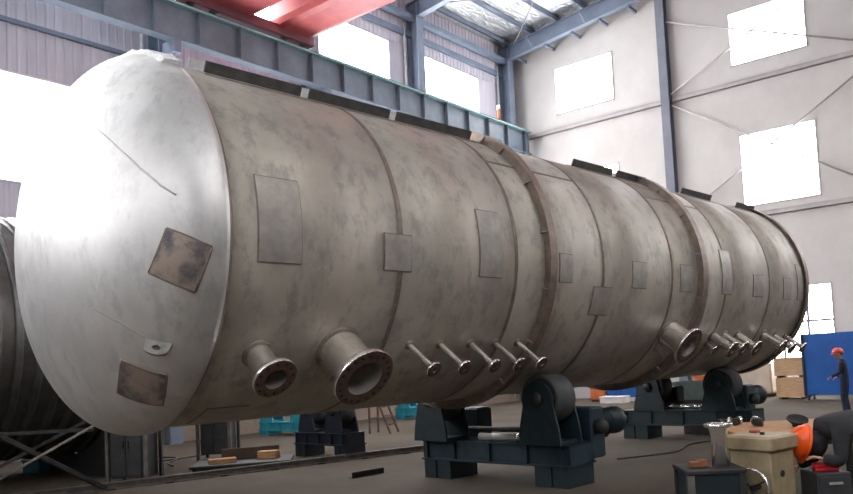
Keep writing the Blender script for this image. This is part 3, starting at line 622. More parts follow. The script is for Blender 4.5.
# pallet of steel plate with timber offcuts
pa = thing('steel_plate_pallet', 'dark plate on skids lying behind the tank with timber offcuts on it', 'pallet', (10.1, 14.3, 0), math.radians(-42))
for y in (-0.45, 0, 0.45): MB().box(-0.95, 0.95, y - 0.06, y + 0.06, 0, 0.09).build('skid', 'darkwood', pa)
MB().bbox(-1.0, 1.0, -0.6, 0.6, 0.09, 0.14, 0.01).build('plate', 'castiron', pa)
for (x_, y_, rz, l_, wd, h_, m_, lab) in ((-0.40, -0.25, 0.2, 0.55, 0.22, 0.10, 'timber', 'tan timber offcut on the dark plate, the longer one'), (0.50, 0.10, -0.3, 0.42, 0.24, 0.16, 'timber', 'tan timber block on the dark plate near the navy stand'), (0.1, 0.38, 0.1, 1.2, 0.06, 0.24, 'darkwood', 'dark brown board standing on edge at the back of the plate')):
    px = 10.1 + math.cos(-0.733) * x_ - math.sin(-0.733) * y_; py = 14.3 + math.sin(-0.733) * x_ + math.cos(-0.733) * y_
    o = MB().bbox(-l_ / 2, l_ / 2, -wd / 2, wd / 2, 0, h_, 0.012).build('timber_offcut', m_, None, (px, py, 0.14), (0, 0, -0.733 + rz)); tag(o, lab, 'timber')
# floor rail
rl = thing('floor_rail', 'long low steel rail set on the floor behind the tank', 'rail', (9.0, 13.55, 0), math.atan2(12.2 - 14.0, 13.5 - 8.0))
MB().prism([(-0.07, 0), (0.07, 0), (0.07, 0.015), (0.015, 0.03), (0.015, 0.09), (0.035, 0.10), (0.035, 0.13), (-0.035, 0.13), (-0.035, 0.10), (-0.015, 0.09), (-0.015, 0.03), (-0.07, 0.015)], 0, -4.2, 5.6).build('rail_bar', 'railsteel', rl)
for k in range(10): MB().box(-4.0 + k, -3.86 + k, -0.12, 0.12, 0, 0.022).build('base_clip', 'castiron', rl)
o = MB(); o.prism([(-0.05, 0), (0.05, 0), (0.05, 0.012), (-0.038, 0.012), (-0.038, 0.10), (-0.05, 0.10)], 0, -0.36, 0.36); o = o.build('angle_iron', 'castiron', None, (10.0, 10.5, 0), (0, 0, math.radians(-6))); tag(o, 'short dark angle iron lying on open floor left of the near roller stand', 'steel bar')
o = MB().lathe([(0, 0), (0, 0.11), (0.05, 0.14), (0.11, 0.10), (0.14, 0.03), (0.14, 0)], (0, 0, 0), (0, 0, 1), 9).build('scrap_lump', 'castiron', None, (16.75, 9.35, 0)); tag(o, 'small dark lump on the floor between the two roller stands', 'scrap')
# rusty trestle ladder
ld = thing('trestle_ladder', 'rusty angle iron trestle ladder standing behind the tank', 'ladder', (16.8, 17.1, 0), math.radians(-80))
for y in (-0.22, 0.22):
    MB().bar((-0.10, y, 1.5), (-0.12, y, 0), 0.05).build('stile', 'rust', ld); MB().bar((-0.02, y, 1.5), (0.62, y, 0), 0.05).build('stile', 'rust', ld)
for k in range(1, 6):
    z = k * 0.26; x_ = -0.02 + 0.64 * (1 - z / 1.5); MB().bar((x_, -0.22, z), (x_, 0.22, z), 0.035).build('rung', 'rust', ld)
MB().bar((-0.12, -0.22, 0.45), (-0.12, 0.22, 0.45), 0.035).build('rung', 'rust', ld); MB().box(-0.16, 0.05, -0.26, 0.26, 1.5, 1.53).build('top_plate', 'rust', ld)
# pale block standing in for brightly lit floor beyond the far stand's shadow
o = thing('lit_floor_block', 'pale grey block standing in for lit floor under the far roller stand', 'box', (17.9, 7.2, 0), math.radians(8))
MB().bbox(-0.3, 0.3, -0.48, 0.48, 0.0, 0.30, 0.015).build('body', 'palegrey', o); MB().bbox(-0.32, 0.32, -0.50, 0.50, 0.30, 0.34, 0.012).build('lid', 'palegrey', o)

# ------------------------------------------------------------------ far end of the hall
def crate(label, loc, rz, w_, d_, h_):
    t = thing('plywood_crate', label, 'crate', loc, rz, 'plywood crates stacked by the blue panel')
    for y in (-w_ / 2 + 0.12, w_ / 2 - 0.12): MB().box(-d_ / 2 + 0.02, d_ / 2 - 0.02, y - 0.06, y + 0.06, 0, 0.08).build('foot', 'darkwood', t)
    MB().bbox(-d_ / 2, d_ / 2, -w_ / 2, w_ / 2, 0.08, h_, 0.012).build('body', 'plywood', t)
    for (y0, y1, z0, z1) in ((-w_ / 2, w_ / 2, 0.08, 0.16), (-w_ / 2, w_ / 2, h_ - 0.08, h_), (-w_ / 2, -w_ / 2 + 0.08, 0.16, h_ - 0.08), (w_ / 2 - 0.08, w_ / 2, 0.16, h_ - 0.08)):
        MB().box(-d_ / 2 - 0.018, -d_ / 2 - 0.001, y0, y1, z0, z1).build('batten', 'plywood', t)
    return t
crate('plywood crate standing on the floor left of the blue panel', (30.2, 8.63, 0), 0.0, 1.05, 0.9, 0.80)
crate('plywood crate on top of another crate left of the blue panel', (30.2, 8.66, 0.80), 0.02, 1.05, 0.9, 0.74)
bp_ = thing('blue_panel_screen', 'large blue sheet metal screen on castors near the end wall', 'screen', (29.3, 6.5, 0), 0.0)
MB().bbox(-0.03, 0.03, -1.55, 1.45, 0.16, 2.36, 0.01).build('sheet', 'bluepanel', bp_)
MB().box(-0.08, 0.10, 1.45, 1.52, 0.14, 2.36).build('side_post', 'navypaint', bp_); MB().box(-0.06, 0.08, -1.62, -1.55, 0.14, 2.36).build('side_post', 'navypaint', bp_)
for y in (1.3, -1.4):
    MB().box(-0.42, 0.42, y - 0.04, y + 0.04, 0.12, 0.17).build('foot', 'navypaint', bp_)
    for x_ in (-0.38, 0.38): MB().lathe([(-0.025, 0), (-0.025, 0.055), (-0.015, 0.06), (0.015, 0.06), (0.025, 0.055), (0.025, 0)], (x_, y, 0.06), (0, 1, 0), 16).build('castor', 'rubber', bp_)
ws = thing('wrapped_stack', 'pale wrapped stack of goods left of the plywood crates', 'goods', (31.6, 11.0, 0), 0.0)
MB().bbox(-0.6, 0.6, -1.3, 1.3, 0.14, 1.38, 0.06).build('load', 'wrap', ws)
for y in (-1.0, 0, 1.0): MB().box(-0.6, 0.6, y - 0.07, y + 0.07, 0, 0.14).build('skid', 'darkwood', ws)
for y, h_, z_ in ((-1.1, 0.12, 0), (-0.55, 0.18, 0), (-0.1, 0.10, 0)): pass
oc = thing('orange_cabinet', 'orange cabinet seen under the tank near the end wall', 'cabinet', (30.4, 16.9, 0), 0.0)
MB().bbox(-0.4, 0.4, -0.38, 0.38, 0.08, 1.35, 0.02).build('body', 'orangecab', oc); MB().box(-0.36, 0.36, -0.34, 0.34, 0, 0.08).build('plinth', 'castiron', oc); MB().bbox(-0.42, -0.401, -0.34, 0.34, 0.14, 1.30, 0.006).build('door', 'orangecab', oc)
oc = thing('blue_cabinet', 'low blue cabinet beside the orange cabinet under the tank', 'cabinet', (30.4, 15.75, 0), 0.0)
MB().bbox(-0.4, 0.4, -0.72, 0.72, 0.18, 1.20, 0.02).build('body', 'bluepanel', oc); MB().box(-0.36, 0.36, -0.68, 0.68, 0, 0.18).build('plinth', 'white', oc)
for y in (-0.36, 0.36): MB().bbox(-0.42, -0.401, y - 0.34, y + 0.34, 0.22, 1.16, 0.006).build('door', 'bluepanel', oc)
oc = thing('white_chest', 'low white chest in front of the blue cabinet', 'chest', (28.9, 15.5, 0), 0.0)
MB().bbox(-0.3, 0.3, -0.55, 0.55, 0.0, 0.24, 0.02).build('body', 'white', oc); MB().bbox(-0.32, 0.32, -0.57, 0.57, 0.24, 0.29, 0.012).build('lid', 'white', oc)
gb = thing('green_bin', 'dark green steel bin seen through the far roller stand', 'bin', (29.3, 12.2, 0), 0.0)
bn = MB(); bn.loft([[(-0.5, -0.62, 0.10), (0.5, -0.62, 0.10), (0.5, 0.62, 0.10), (-0.5, 0.62, 0.10)], [(-0.55, -0.68, 0.80), (0.55, -0.68, 0.80), (0.55, 0.68, 0.80), (-0.55, 0.68, 0.80)], [(-0.51, -0.64, 0.80), (0.51, -0.64, 0.80), (0.51, 0.64, 0.80), (-0.51, 0.64, 0.80)], [(-0.46, -0.58, 0.14), (0.46, -0.58, 0.14), (0.46, 0.58, 0.14), (-0.46, 0.58, 0.14)]])
bn.build('tub', 'green', gb)
for y in (-0.45, 0.45): MB().box(-0.48, 0.48, y - 0.06, y + 0.06, 0, 0.10).build('skid', 'castiron', gb)
o = thing('red_post', 'red steel guard post left of the green bin', 'post', (27.6, 12.55, 0)); MB().tube([(0, 0, 0.02), (0, 0, 1.3)], 0.09, 14).build('tube', 'redplastic', o); MB().box(-0.15, 0.15, -0.15, 0.15, 0, 0.02).build('base_plate', 'castiron', o)
o = thing('orange_drum', 'orange drum behind the green bin', 'drum', (31.2, 12.7, 0))
MB().lathe([(0, 0), (0, 0.28), (0.02, 0.29), (0.3, 0.28), (0.31, 0.295), (0.33, 0.28), (0.62, 0.28), (0.63, 0.295), (0.65, 0.28), (0.93, 0.28), (0.95, 0.29), (0.95, 0.26), (0.93, 0.25), (0.93, 0)], (0, 0, 0), (0, 0, 1), 28).build('body', 'orangecab', o); MB().lathe([(0.93, 0.05), (0.955, 0.05), (0.955, 0)], (0.12, 0, 0), (0, 0, 1), 12).build('bung', 'castiron', o)

# ------------------------------------------------------------------ overhead crane
cr = thing('overhead_crane', 'red double girder overhead crane riding on the runway beam', 'crane', (15.8, YL - 1.15, 13.545))
MB().bbox(-2.5, 2.7, -0.22, 0.22, 0.08, 0.42, 0.03).build('end_carriage', 'darkred', cr)
for x_ in (-2.1, -1.3, 1.5, 2.3): MB().lathe([(-0.06, 0), (-0.06, 0.165), (-0.045, 0.17), (-0.045, 0.17), (0.045, 0.17), (0.045, 0.17), (0.06, 0.165), (0.06, 0)], (x_, 0, 0.17), (0, 1, 0), 20).build('wheel', 'castiron', cr)
yl = YR + 0.9 - (YL - 1.15)
g = MB()
def gird(x0_, x1_, m_):
    pr = [(x0_ + 0.3, 0.30), (x1_ - 0.35, 0.30), (x1_ - 0.17, 0.34), (x1_ - 0.05, 0.45), (x1_, 0.62), (x1_, 1.7), (x0_, 1.7), (x0_, 0.55), (x0_ + 0.1, 0.38)]
    MB().prism(pr, 1, yl, 0.1).build('girder', m_, cr)
gird(1.0, 2.7, 'red'); gird(-2.4, 0.2, 'red')
MB().bbox(-2.5, 2.7, yl - 0.3, yl + 0.14, 0.08, 0.5, 0.03).build('end_carriage', 'darkred', cr)
tz = thing('crane_trolley', 'dark red hoist trolley on the crane girders out of view', 'hoist', (15.9, 2.0, 13.55 + 1.7)); MB().bbox(-2.3, 2.2, -0.9, 0.9, 0.05, 0.35, 0.04).build('frame', 'darkred', tz); MB().lathe([(-0.7, 0), (-0.7, 0.4), (0.7, 0.4), (0.7, 0)], (0, 0, 0.75), (0, 1, 0), 24).build('drum', 'castiron', tz)
for x_ in (-1.9, 1.8):
    for y_ in (-0.7, 0.7): MB().lathe([(-0.05, 0), (-0.05, 0.12), (0.05, 0.12), (0.05, 0)], (x_, y_, 0.12), (1, 0, 0), 16).build('wheel', 'castiron', tz)
sp_ = thing('standpipe', 'white and orange standpipe in the far corner above the runway beam', 'pipe', (30.1, YL - 1.05, 13.54)); MB().tube([(0, 0, 0), (0, 0, 0.55)], 0.08, 12).build('tube', 'orangecab', sp_); MB().lathe([(0.55, 0.08), (0.56, 0.10), (0.72, 0.10), (0.78, 0.04), (0.78, 0)], (0, 0, 0), (0, 0, 1), 16).build('cap', 'white', sp_)

# ------------------------------------------------------------------ foreground bench, machine and fittings
wbn = thing('steel_bench', 'dark steel workbench at the bottom edge carrying the bright flanged pipe', 'bench', (7.03, 2.72, 0), math.radians(-53))
MB().bbox(-0.38, 0.16, -0.26, 0.30, 0.81, 0.85, 0.008).build('top', 'castiron', wbn)
for x_ in (-0.34, 0.12):
    for y_ in (-0.22, 0.26): MB().box(x_ - 0.03, x_ + 0.03, y_ - 0.03, y_ + 0.03, 0, 0.81).build('leg', 'railsteel' if x_ < 0 and y_ < 0 else 'castiron', wbn)
MB().box(-0.31, 0.09, -0.235, -0.225, 0.15, 0.81).build('front_panel', 'petrol', wbn); MB().box(-0.31, 0.09, 0.255, 0.265, 0.15, 0.81).build('back_panel', 'petrol', wbn); MB().box(-0.345, -0.335, -0.19, 0.23, 0.15, 0.81).build('side_panel', 'petrol', wbn); MB().box(0.115, 0.125, -0.19, 0.23, 0.15, 0.81).build('side_panel', 'petrol', wbn)
fp = thing('flanged_pipe', 'bright flanged pipe stub standing on the dark steel bench', 'pipe', (7.03, 2.72, 0.85))
MB().lathe([(0, 0.06), (0, 0.078), (0.30, 0.078), (0.34, 0.09), (0.355, 0.09)], (0, 0, 0), (0, 0, 1), 32).build('tube', 'bright', fp)
MB().lathe([(0.355, 0.07), (0.355, 0.126), (0.36, 0.13), (0.385, 0.13), (0.39, 0.126), (0.393, 0.10), (0.393, 0.062), (0.0, 0.06)], (0, 0, 0), (0, 0, 1), 32).build('flange', 'bright', fp)
hb = MB()
for k in range(8): hb.lathe([(0.388, 0.009), (0.3935, 0.009), (0.3935, 0)], (0.114 * math.cos(k * PI / 4), 0.114 * math.sin(k * PI / 4), 0), (0, 0, 1), 8)
h_ = hb.build('bolt_holes', 'hole', fp); h_['kind'] = 'stuff'
cp = thing('copper_block', 'small grooved copper brown block on the steel bench', 'block', (6.90, 2.88, 0.85), math.radians(-40))
MB().bbox(-0.09, 0.09, -0.04, 0.04, 0, 0.055, 0.008).build('body', 'coppered', cp)
for k in range(3): MB().bbox(0.0 + k * 0.03, 0.018 + k * 0.03, -0.045, 0.045, 0.004, 0.065, 0.003).build('rib', 'coppered', cp)
bm = thing('beige_machine', 'beige enamelled machine cabinet with an overhanging lid beside the bench', 'machine', (7.46, 2.48, 0), math.radians(-105.5))
MB().bbox(-0.22, 0.22, -0.19, 0.19, 0.06, 0.96, 0.012).build('body', 'beige', bm)
MB().bbox(-0.26, 0.26, -0.23, 0.23, 0.96, 1.10, 0.02).build('lid', 'beige', bm); MB().box(-0.2, 0.2, -0.17, 0.17, 0, 0.06).build('plinth', 'castiron', bm)
MB().lathe([(0, 0.022), (0.02, 0.022), (0.025, 0.012), (0.025, 0)], (0.05, -0.04, 1.10), (0, 0, 1), 14).build('cap', 'hole', bm); MB().bbox(-0.16, -0.07, 0.05, 0.12, 1.10, 1.125, 0.006).build('label_plate', 'ragcloth', bm)
MB().lathe([(0, 0.03), (0.012, 0.03), (0.014, 0.018), (0.014, 0)], (0.221, -0.03, 0.75), (1, 0, 0), 14).build('lock', 'castiron', bm)
ring_ = [(0.02 + 0.0, 0)]
hoop_ = MB(); hoop_.tube([(0.08 + 0.17 * math.cos(2 * PI * k / 32), -0.30, 0.64 + 0.17 * math.sin(2 * PI * k / 32)) for k in range(33)], 0.014, 8, caps=False); hoop_ = hoop_.build('steel_hoop', 'bright', bm)  # steel hoop; spokes and centre pin are added to hold it on the machine
for k in range(3):
    a = 2 * PI * k / 3 + 0.5; MB().tube([(0.08, -0.30, 0.64), (0.08 + 0.165 * math.cos(a), -0.30, 0.64 + 0.165 * math.sin(a))], 0.01, 6).build('added_spoke', 'castiron', hoop_)
MB().tube([(0.08, -0.19, 0.64), (0.08, -0.315, 0.64)], 0.025, 10).build('added_spindle', 'castiron', hoop_)
# plywood table behind
pt = thing('plywood_table', 'plywood topped work table behind the beige machine', 'table', (9.95, 2.80, 0), math.radians(-53))
MB().bbox(-0.95, 1.0, -0.75, 0.85, 0.90, 0.94, 0.006).build('top', 'timber', pt)
for x_ in (-0.85, 0.9):
    for y_ in (-0.65, 0.75): MB().box(x_ - 0.035, x_ + 0.035, y_ - 0.035, y_ + 0.035, 0, 0.90).build('leg', 'castiron', pt)
MB().box(-0.8, 0.85, -0.67, -0.63, 0.78, 0.88).build('rail', 'castiron', pt); MB().box(-0.8, 0.85, 0.73, 0.77, 0.78, 0.88).build('rail', 'castiron', pt)
dc = thing('dished_cap', 'dark round dished cap tilted on the plywood table', 'cap', (9.80, 2.80, 0.94), 0.0)
tilt = Vector((-0.30, -0.24, 0.92)).normalized()
MB().lathe([(0.02, 0), (0.025, 0.085), (0.045, 0.12), (0.05, 0.126), (0.035, 0.126), (0.0, 0.085), (-0.005, 0)], (0, 0, 0.055), tilt, 28).build('dish', 'hole', dc); MB().bbox(-0.02, 0.10, -0.04, 0.06, 0, 0.06, 0.01).build('prop_block', 'castiron', dc)
for k, (x_, y_, r_, lab) in enumerate(((-0.85, 0.25, 0.05, 'dark pipe elbow at the left end of the plywood table'), (-0.58, 0.42, 0.045, 'second dark pipe elbow on the plywood table'), (-0.38, 0.22, 0.05, 'dark pipe elbow nearest the dished cap'))):
    ca, sa = math.cos(math.radians(-53)), math.sin(math.radians(-53)); X_ = 9.95 + ca * x_ - sa * y_; Y_ = 2.80 + sa * x_ + ca * y_
    e = thing('pipe_elbow', lab, 'fitting', (X_, Y_, 0.94), k * 0.9, 'pipe elbows on the plywood table')
    MB().tube([(0.10 * math.cos(a), 0.10 * math.sin(a), r_ + 0.004) for a in [PI / 2 * q / 8 for q in range(9)]], r_, 14).build('bend', 'castiron', e); MB().tube([(0.10, -0.03, r_ + 0.012), (0.10, 0.0, r_ + 0.012)], r_ * 1.22, 14).build('collar', 'bright', e)
# toolbox under the near worker
tbx = thing('dark_tool_chest', 'dark steel tool chest under the bent worker', 'chest', (7.72, 2.05, 0), math.radians(-53))
MB().bbox(-0.10, 0.22, -0.22, 0.18, 0.04, 0.74, 0.012).build('body', 'darkpanel', tbx)
for k in range(3):
    dr = MB().bbox(-0.08, 0.20, -0.235, -0.221, 0.08 + k * 0.22, 0.27 + k * 0.22, 0.004).build('drawer', 'darkpanel', tbx); MB().box(0.0, 0.12, -0.255, -0.235, 0.20 + k * 0.22, 0.22 + k * 0.22).build('handle', 'palegrey', dr)
MB().box(-0.08, 0.2, -0.18, 0.16, 0, 0.04).build('plinth', 'hole', tbx)
rc = thing('red_case', 'small red plastic case on the dark tool chest', 'case', (7.72, 1.98, 0.74), math.radians(-60)); MB().bbox(-0.11, 0.11, -0.06, 0.06, 0, 0.035, 0.006).build('base', 'redplastic', rc); MB().bbox(-0.11, 0.11, -0.06, 0.06, 0.037, 0.07, 0.008).build('lid', 'redplastic', rc)

# ------------------------------------------------------------------ people
def skin_body(name, verts, edges, radii, material, parent, root=0, sub=2):
    me = bpy.data.meshes.new(name); me.from_pydata([tuple(v) for v in verts], edges, []); o = bpy.data.objects.new(name, me); COL.objects.link(o)
    md = o.modifiers.new('skin', 'SKIN'); md.use_smooth_shade = True
    for i, sv in enumerate(me.skin_vertices[0].data):
        r = radii[i]; sv.radius = r if isinstance(r, tuple) else (r, r); sv.use_root = (i == root)
    sb = o.modifiers.new('sub', 'SUBSURF'); sb.levels = sub; sb.render_levels = sub
    me.materials.append(MT[material]); o.parent = parent
    return o
def helmet(parent, c, fwd, up, r, material, brim=True):
    """hard hat: dome, ridge, brim and peak; c is the centre of the head"""
    f = Vector(fwd).normalized(); u = Vector(up).normalized(); f = (f - u * f.dot(u)).normalized(); s_ = u.cross(f); c = Vector(c)
    mb = MB(); rings = []
    for i in range(9):
        t = PI / 2 * i / 8; rr = math.cos(t); zz = math.sin(t)
        rings.append([c + u * (0.02 + r * 0.98 * zz) + (f * math.cos(a) * 1.16 + s_ * math.sin(a)) * r * max(rr, 0.02) for a in [2 * PI * k / 28 for k in range(28)]])
    mb.loft(rings, smooth=True, caps=True); d = mb.build('hard_hat', material, parent)
    b_ = MB(); rings = []
    for lift, ex in ((0.012, 0.98), (0.0, 1.10), (-0.008, 1.10), (0.0, 0.98)):
        rings.append([c + u * (0.02 + lift - (0.02 if math.cos(a) > 0.3 else 0.0)) + (f * math.cos(a) * (1.16 + (0.24 * max(0, math.cos(a)) ** 2 if ex > 1 else 0)) + s_ * math.sin(a)) * r * ex for a in [2 * PI * k / 28 for k in range(28)]])
    b_.loft(rings, smooth=True, caps=False); b_.build('brim', material, d)
    rg = MB(); rg.tube([c + u * (0.02 + r * math.sin(t)) + f * 1.16 * r * math.cos(t) for t in [PI * (0.12 + 0.76 * k / 10) for k in range(11)]], 0.012, 6); rg.build('ridge', material, d)
    return d
def head_mesh(parent, c, fwd, up, h=0.23):
    f = Vector(fwd).normalized(); u = Vector(up).normalized(); f = (f - u * f.dot(u)).normalized(); s_ = u.cross(f); c = Vector(c); mb = MB(); rings = []
    for i in range(17):
        t = -PI / 2 + PI * i / 16; zz = math.sin(t); rr = math.cos(t); wd = 0.078 * (1.0 if zz > -0.2 else 1.0 - 0.25 * (-zz - 0.2)); dp = 0.098
        row = []
        for k in range(24):
            a = 2 * PI * k / 24; ca, sa = math.cos(a), math.sin(a); ex = dp * ca; front = max(0, ca)
            if front > 0.9 and -0.35 < zz < 0.12: ex += 0.022 * (1 - abs(zz + 0.2) / 0.32) * (front - 0.9) / 0.1          # nose
            if front > 0.55 and 0.0 < zz < 0.2 and 0.2 < abs(sa) < 0.6: ex -= 0.010                                       # eye sockets
            if front > 0.6 and zz < -0.65: ex += 0.012 * front                                                            # chin
            row.append(c + u * (zz * h / 2) + (f * ex + s_ * wd * sa) * max(rr ** 0.75 if rr > 0 else 0, 0.02) )
        rings.append(row)
    mb.loft(rings, smooth=True); hd_ = mb.build('head', 'skin', parent)
    for s2 in (-1, 1):
        MB().lathe([(-0.012, 0), (-0.01, 0.02), (0.0, 0.030), (0.012, 0.024), (0.014, 0.0)], c + s_ * s2 * 0.078 - u * 0.005 - f * 0.005, s_ * s2, 12).build('ear', 'skin', hd_)
        MB().lathe([(0, 0.011), (0.004, 0.009), (0.006, 0)], c + s_ * s2 * 0.032 + f * 0.088 + u * 0.012, f, 10).build('eye', 'hair', hd_)
    MB().bar(c + f * 0.088 - u * 0.062 - s_ * 0.022, c + f * 0.088 - u * 0.062 + s_ * 0.022, 0.008, 0.012).build('mouth', 'ragcloth', hd_)
    hr = MB(); rings = []
    for i in range(7):
        t = -0.25 + (PI / 2 + 0.2) * i / 6
        rings.append([c + u * (0.118 * math.sin(t)) + (f * (0.104 * math.cos(a) - 0.012) + s_ * 0.084 * math.sin(a)) * max(math.cos(t), 0.03) for a in [PI * 0.42 + 1.16 * PI * k / 14 for k in range(15)]])
    hr.loft(rings, closed=False, caps=False, smooth=True); hr.build('hair', 'hair', hd_)
    return hd_
def hand(parent, wrist, d, palm_n, flip=1, curl=0.5, sc=1.0):
    d = Vector(d).normalized(); n = Vector(palm_n); n = (n - d * n.dot(d)).normalized(); s_ = d.cross(n) * flip; w0 = Vector(wrist)
    V = [w0, w0 + d * 0.045 * sc, w0 + d * 0.085 * sc]; E = [(0, 1), (1, 2)]; Rr = [(0.026, 0.020), (0.036, 0.016), (0.036, 0.014)]
    for k, (off, ln) in enumerate(((-0.030, 0.066), (-0.010, 0.078), (0.010, 0.072), (0.029, 0.056))):
        b0 = w0 + d * 0.090 * sc + s_ * off * sc; i0 = len(V); p = b0; ang = 0.15
        V.append(p); E.append((2, i0)); Rr.append((0.0095, 0.0095))
        for q in range(3):
            ang += curl * 0.7; p = p + (d * math.cos(ang) + n * math.sin(ang)) * ln * (0.45, 0.32, 0.25)[q] * sc; V.append(p); E.append((len(V) - 2, len(V) - 1)); Rr.append((0.009 - 0.001 * q,) * 2)
    i0 = len(V); V += [w0 + d * 0.03 * sc - s_ * 0.035 * sc, w0 + d * 0.06 * sc - s_ * 0.055 * sc + n * 0.012, w0 + d * 0.085 * sc - s_ * 0.056 * sc + n * 0.028]; E += [(1, i0), (i0, i0 + 1), (i0 + 1, i0 + 2)]; Rr += [(0.013, 0.013), (0.011, 0.011), (0.009, 0.009)]
    return skin_body('hand', V, E, Rr, 'skin', parent, 0, 1)
def boot(parent, ankle, d):
    a = Vector(ankle); d = Vector(d).normalized(); s_ = Vector((-d.y, d.x, 0)); mb = MB(); rings = []
    for t, w_, h_ in ((-0.08, 0.030, 0.07), (-0.06, 0.042, 0.11), (0.0, 0.046, 0.12), (0.06, 0.046, 0.085), (0.12, 0.050, 0.065), (0.17, 0.045, 0.055), (0.195, 0.025, 0.035)):
        c = Vector((a.x, a.y, 0)) + d * t
        rings.append([c + s_ * w_ + Vector((0, 0, 0.0)), c + s_ * w_ * 1.02 + Vector((0, 0, h_ * 0.5)), c + s_ * w_ * 0.6 + Vector((0, 0, h_)), c - s_ * w_ * 0.6 + Vector((0, 0, h_)), c - s_ * w_ * 1.02 + Vector((0, 0, h_ * 0.5)), c - s_ * w_])
    mb.loft(rings, smooth=True); return mb.build('boot', 'boot', parent)
def person(label, base, fwd, J, cloth, hat, head_fwd, head_up, hat_r=0.135, bulk=1.0, nk_r=0.058):
    """J: joint positions relative to base; one continuous clothed body, head, hands, boots, hard hat"""
    t = thing('person', label, 'person', base)
    names = ['pelvis', 'waist', 'chest', 'collar', 'neck']
    V = [Vector(J[k]) for k in names]; E = [(0, 1), (1, 2), (2, 3), (3, 4)]; Rr = [(0.15, 0.125), (0.145, 0.115), (0.17, 0.125), (0.12, 0.095), (nk_r, nk_r)]
    for s_ in 'lr':
        i = len(V); V += [Vector(J[k + s_]) for k in ('sh_', 'el_', 'wr_')]; V.insert(i + 1, V[i].lerp(V[i + 1], 0.5)); E += [(2, i), (i, i + 1), (i + 1, i + 2), (i + 2, i + 3)]; Rr += [0.072, 0.060, 0.052, 0.036]
        i = len(V); V += [Vector(J[k + s_]) for k in ('hip_', 'kn_', 'an_')]; V.insert(i + 1, V[i].lerp(V[i + 1], 0.5)); E += [(0, i), (i, i + 1), (i + 1, i + 2), (i + 2, i + 3)]; Rr += [0.105, 0.095, 0.072, 0.055]
    Rr = [tuple(v_ * bulk for v_ in r) if isinstance(r, tuple) else r * bulk for r in Rr]
    skin_body('body', V, E, Rr, cloth, t)
    hd_c = Vector(J['head']); head_mesh(t, hd_c, head_fwd, head_up); helmet(t, hd_c + Vector(head_up).normalized() * 0.025, head_fwd, head_up, hat_r, hat)
    nk = MB(); nk.tube([Vector(J['neck']) - (hd_c - Vector(J['neck'])) * 0.15, Vector(J['neck']).lerp(hd_c, 0.7)], 0.052, 12); nk.build('neck', 'skin', t)
    for s_ in 'lr':
        w0, e0 = Vector(J['wr_' + s_]), Vector(J['el_' + s_]); d = (w0 - e0).normalized(); hand(t, w0 - d * 0.01, d, J.get('palm', (0, 0, -1)), 1 if s_ == 'l' else -1)
        boot(t, J['an_' + s_], fwd)
    return t
# the standing worker by the blue panel: faces left (+Y), one hand raised in front
person('person in navy overalls and a red hard hat standing in front of the blue panel', (22.75, 5.16, 0), (-0.35, 0.94, 0),
       dict(pelvis=(0, 0, 0.95), waist=(0, 0.01, 1.08), chest=(0, 0.03, 1.30), collar=(0, 0.04, 1.46), neck=(-0.01, 0.06, 1.53), head=(-0.03, 0.11, 1.655),
            sh_l=(-0.19, 0.02, 1.42), el_l=(-0.27, 0.06, 1.15), wr_l=(-0.22, 0.28, 1.06), sh_r=(0.19, 0.06, 1.42), el_r=(0.25, 0.02, 1.14), wr_r=(0.20, 0.24, 1.03),
            hip_l=(-0.09, 0, 0.88), kn_l=(-0.11, 0.05, 0.48), an_l=(-0.12, 0.02, 0.09), hip_r=(0.09, 0, 0.88), kn_r=(0.11, 0.03, 0.48), an_r=(0.12, -0.03, 0.09)),
       'navycloth', 'redhat', (-0.55, 0.83, -0.1), (0, 0.05, 1))
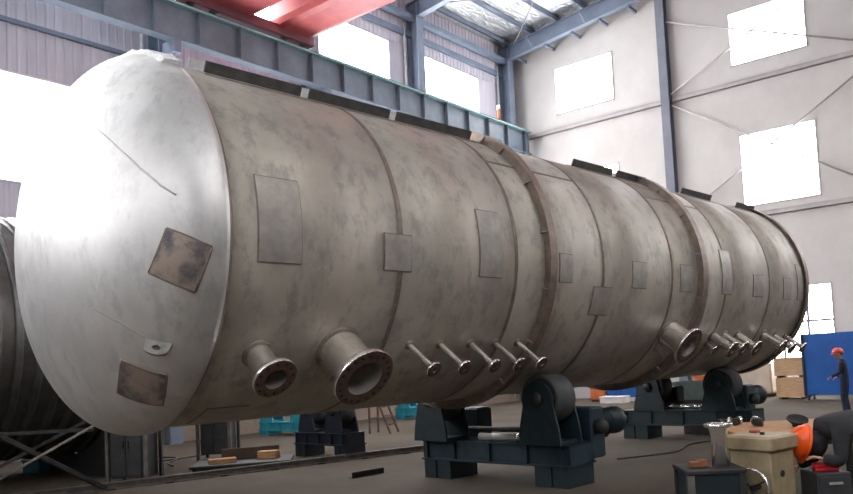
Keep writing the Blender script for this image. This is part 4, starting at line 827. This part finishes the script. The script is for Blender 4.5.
# the near worker bent over at the right edge
R_ = Vector((0.6, -0.8, 0)); F_ = Vector((0.8, 0.6, 0)); Z_ = Vector((0, 0, 1))
def q(r, f, z): return R_ * r + F_ * f + Z_ * z
nw = person('person in a charcoal jacket and orange hard hat bent over at the right edge', (8.22, 1.62, 0), (-0.6, 0.8, 0),
       dict(pelvis=q(0.06, 0, 1.02), waist=q(-0.08, 0, 1.18), chest=q(-0.27, 0, 1.26), collar=q(-0.45, 0, 1.13), neck=q(-0.56, 0, 1.04), head=q(-0.67, -0.01, 0.985),
            sh_l=q(-0.42, -0.21, 1.10), el_l=q(-0.49, -0.30, 0.82), wr_l=q(-0.64, -0.26, 0.86), sh_r=q(-0.42, 0.21, 1.10), el_r=q(-0.46, 0.30, 0.82), wr_r=q(-0.66, 0.30, 0.72),
            hip_l=q(0.07, -0.10, 0.92), kn_l=q(-0.02, -0.12, 0.50), an_l=q(0.12, -0.13, 0.09), hip_r=q(0.07, 0.10, 0.92), kn_r=q(0.0, 0.12, 0.50), an_r=q(0.16, 0.13, 0.09)),
       'cloth', 'orange', q(-0.15, 0.45, -0.88), q(-0.96, -0.10, 0.20), 0.145, bulk=1.4, nk_r=0.085)
sc_ = MB(); hc = q(-0.67, -0.01, 0.985); sc_.lathe([(-0.16, 0.085), (-0.13, 0.105), (-0.07, 0.118), (-0.01, 0.116), (0.01, 0.108)], hc, q(-0.96, -0.10, 0.20), 24); part_label(sc_.build('hood', 'cloth', nw), 'dark hood under the hard hat')
# ------------------------------------------------------------------ small details on the floor
hp_ = [(9.6, 16.2), (9.9, 16.9), (10.3, 17.3), (10.7, 17.9), (10.5, 18.6), (9.9, 18.7), (9.7, 18.1), (10.1, 17.6), (11.0, 17.6), (12.0, 17.9)]
def smooth_path(P, z, n=6):
    out = []
    for i in range(len(P) - 1):
        p0, p1, p2, p3 = [Vector(P[max(0, min(len(P) - 1, i + k))]) for k in (-1, 0, 1, 2)]
        for j in range(n):
            t = j / n; v_ = 0.5 * (2 * p1 + (p2 - p0) * t + (2 * p0 - 5 * p1 + 4 * p2 - p3) * t * t + (3 * p1 - p0 - 3 * p2 + p3) * t ** 3); out.append((v_.x, v_.y, z))
    return out
o = MB().tube(smooth_path(hp_, 0.022), 0.02, 8).build('black_hose', 'rubber'); tag(o, 'black hose looping over the pale floor behind the tank', 'hose')
o = MB().tube(smooth_path([(13.0, 7.0), (14.2, 6.4), (15.5, 6.6), (16.8, 6.2), (18.6, 6.5), (20.5, 6.0)], 0.016), 0.014, 8).build('welding_cable', 'rubber'); tag(o, 'thin black cable lying across the floor in front of the far roller stand', 'cable')
pt_ = thing('pale_tube', 'pale steel tube lying on the near roller stand between its rollers', 'tube', TW(9.42, YC - 0.1, 0.65), YAW)
MB().lathe([(-0.45, 0.045), (-0.45, 0.06), (0.45, 0.06), (0.45, 0.045), (-0.45, 0.045)], (0, 0, 0.062), (0, 1, 0), 18).build('tube', 'palegrey', pt_); MB().lathe([(-0.02, 0.059), (-0.02, 0.068), (0.02, 0.068), (0.02, 0.059)], (0, -0.40, 0.062), (0, 1, 0), 18).build('collar', 'bright', pt_)
